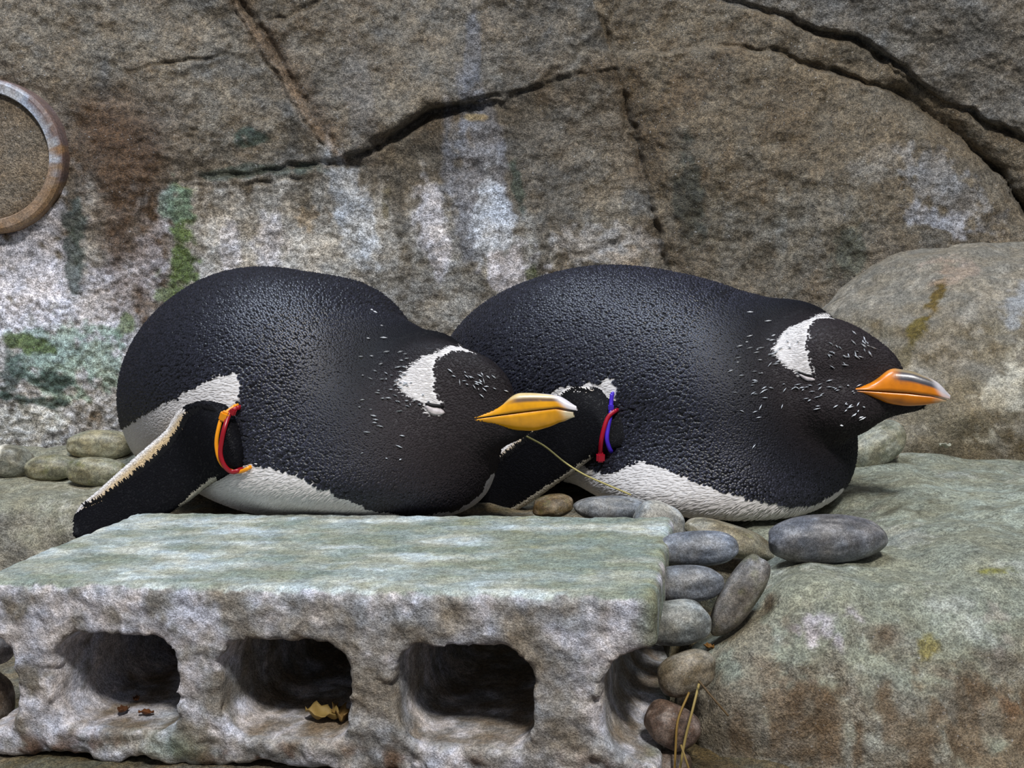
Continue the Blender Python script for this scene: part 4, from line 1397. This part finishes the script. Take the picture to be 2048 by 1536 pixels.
# ------------------------------------------------------------------ straw and dry bits
def straw(label, pts, w, color, group=None):
    p3 = spline([P(*q) for q in pts], 40)
    k = p3[:, 1].mean() / F
    V, Fq = tube(p3, w * k, w * k, 6)
    o = np.array([V[:, 0].mean(), V[:, 1].mean(), V[:, 2].min()])
    ob = link('straw_stalk', mesh_from('straw_stalk', V - o, Fq, True), flat_mat('straw', color, 0.6, 0.3), loc=tuple(o))
    tag(ob, label, 'straw', group)


straw('thin pale straw stalk slanting from the chin to the block', [(1052, 872, .80), (1090, 893, .80), (1130, 925, .795), (1170, 950, .79), (1220, 972, .785), (1262, 990, .78)], 2.0, srgb(170, 158, 100))
straw('thick dry straw stalk standing upright in the crevice', [(1398, 1368, .565), (1385, 1420, .555), (1370, 1480, .55), (1356, 1560, .545)], 2.8, srgb(150, 130, 76))
straw('kinked straw stalk in the crevice between block and boulder', [(1378, 1385, .57), (1356, 1440, .56), (1351, 1500, .555), (1348, 1570, .55)], 2.6, srgb(140, 112, 56))
straw('short brown straw stalk leaning on the boulder front', [(1398, 1362, .56), (1425, 1395, .55), (1457, 1432, .545)], 2.4, srgb(84, 66, 40))
straw('bent straw end at the foot of the crevice', [(1362, 1490, .545), (1372, 1520, .54), (1385, 1560, .538)], 2.6, srgb(130, 108, 60))


BV_BLOCK = BVHTree.FromPolygons([tuple(x) for x in (Vb @ BR.T + BO)], Fb.tolist())


def leaf(label, u, v, Y, su, sv, color, seed, on=None):
    h = (on or BV_BLOCK).ray_cast(Vector(CAM), Vector(P(u, v + 0.5 * sv, 1.0) - CAM).normalized())
    if h[0] is not None:
        Y = h[0].y
    r = np.random.default_rng(seed)
    k = Y / F
    c = P(u, v + 0.5 * sv, Y) + np.array([0, 0, 0.0012])
    n, m = 14, 9
    t = np.linspace(-1, 1, n); w = np.linspace(-1, 1, m)
    T, W = np.meshgrid(t, w, indexing='ij')
    half = np.sqrt(np.clip(1 - T ** 2, 0.02, 1)) * (1 + 0.15 * np.sin(9 * T + seed))
    x = T * su * k; y = W * half * su * 0.5 * k
    z = (0.35 * T ** 2 + 0.5 * (W * half) ** 2 + 0.18 * np.sin(5 * T + 3 * W + seed)) * sv * k
    p = np.stack([x, y, z], -1).reshape(-1, 3)
    V = np.concatenate([p, p - np.array([0, 0, 0.0006])])
    q = np.arange(n * m).reshape(n, m); q2 = q + n * m
    f1 = np.stack([q[:-1, :-1], q[1:, :-1], q[1:, 1:], q[:-1, 1:]], -1).reshape(-1, 4)
    Fq = [f1, f1[:, ::-1] + n * m]
    for A_, B_ in ((q[:, 0], q2[:, 0]), (q2[:, -1], q[:, -1]), (q2[0], q[0]), (q[-1], q2[-1])):
        Fq.append(np.stack([A_[1:], A_[:-1], B_[:-1], B_[1:]], -1))
    ob = link('dry_leaf', mesh_from('dry_leaf', V - np.array([0, 0, V[:, 2].min()]), Fq, True), flat_mat('dry_leaf', color, 0.6, 0.3), loc=tuple(c))
    ob.rotation_euler = (0.15, 0.1 * r.normal(), r.uniform(0, 6.28))
    tag(ob, label, 'leaf')


leaf('curled yellow-brown leaf lying open in the middle hole of the block', 645, 1425, 0.625, 38, 34, srgb(150, 126, 72), 1)
leaf('curled tan leaf partly behind the yellow-brown one in the middle hole', 678, 1425, 0.63, 34, 36, srgb(132, 104, 58), 2)
leaf('dark brown leaf scrap on the floor of the end hole', 245, 1422, 0.64, 20, 12, srgb(88, 56, 34), 3)
leaf('round rusty leaf scrap at the lip of the end hole', 292, 1428, 0.63, 16, 10, srgb(104, 62, 32), 4)
leaf('small brown leaf scrap deeper in the end hole', 274, 1400, 0.65, 13, 10, srgb(96, 60, 34), 5)


leaf('pale shrivelled leaf bit at the foot of the mossy rock outcrop', 1890, 893, 1.0, 14, 12, srgb(160, 158, 140), 6, on=BV_ROCK['boulder'])
leaf('rusty leaf bit wedged below the slanted pebble', 1418, 1296, 0.62, 12, 10, srgb(120, 84, 36), 7, on=BV_ROCK['boulder'])

# ------------------------------------------------------------------ round iron flange on the wall
def lathe(prof, n=160):
    prof = np.array(prof, float)
    a = np.linspace(0, 2 * math.pi, n, endpoint=False)
    V = np.stack([prof[None, :, 0] * np.cos(a)[:, None], np.repeat(prof[None, :, 1], n, 0), prof[None, :, 0] * np.sin(a)[:, None]], -1)
    m = len(prof)
    q = np.arange(n * m).reshape(n, m); q2 = np.roll(q, -1, 0)
    f = np.stack([q[:, :-1], q[:, 1:], q2[:, 1:], q2[:, :-1]], -1).reshape(-1, 4)
    return V.reshape(-1, 3), f


kf = 1.235 / F
fo = P(-28, 312, 1.238)
fl_root = bpy.data.objects.new('pipe_flange', None); COL.objects.link(fl_root)
zmin = 152 * kf
fl_root.location = fo - np.array([0, 0, zmin]); fl_root.empty_display_size = 0.02
tag(fl_root, 'round blue-grey metal pipe flange with rusty rim set in the rock wall', 'pipe flange')
V, f = lathe([(124 * kf, 0.012), (124 * kf, 0.0), (126 * kf, -0.002), (143 * kf, -0.002), (150 * kf, 0.001), (152 * kf, 0.005), (152 * kf, 0.03), (124 * kf, 0.03), (124 * kf, 0.012)])
rad = np.hypot(V[:, 0], V[:, 2]) / kf
nn = fbm(V, 60, 4); aa = np.arctan2(V[:, 2], V[:, 0])
cr = np.zeros((len(V), 3)) + srgb(176, 182, 194)
m = sstep(0, .4, sstep(138, 150, rad) + nn * .8 - .2)[:, None]; cr = cr * (1 - m) + srgb(110, 92, 88) * m
m = sstep(-.1, .35, -np.sin(aa) + nn)[:, None] * .85; cr = cr * (1 - m) + srgb(146, 116, 82) * m
link('ring', mesh_from('ring', V + np.array([0, 0, zmin]), f, False, cr), M_PEBBLE, fl_root)
V, f = lathe([(0.0001, 0.004), (40 * kf, 0.004), (80 * kf, 0.004), (100 * kf, 0.0042), (120 * kf, 0.0045), (125 * kf, 0.006), (125 * kf, 0.02)])
nn = fbm(V, 50, 4)
cr = np.zeros((len(V), 3)) + srgb(132, 118, 100)
link('cover_plate', mesh_from('cover_plate', V + np.array([0, 0, zmin]), f, True, cr), M_WALL, fl_root)
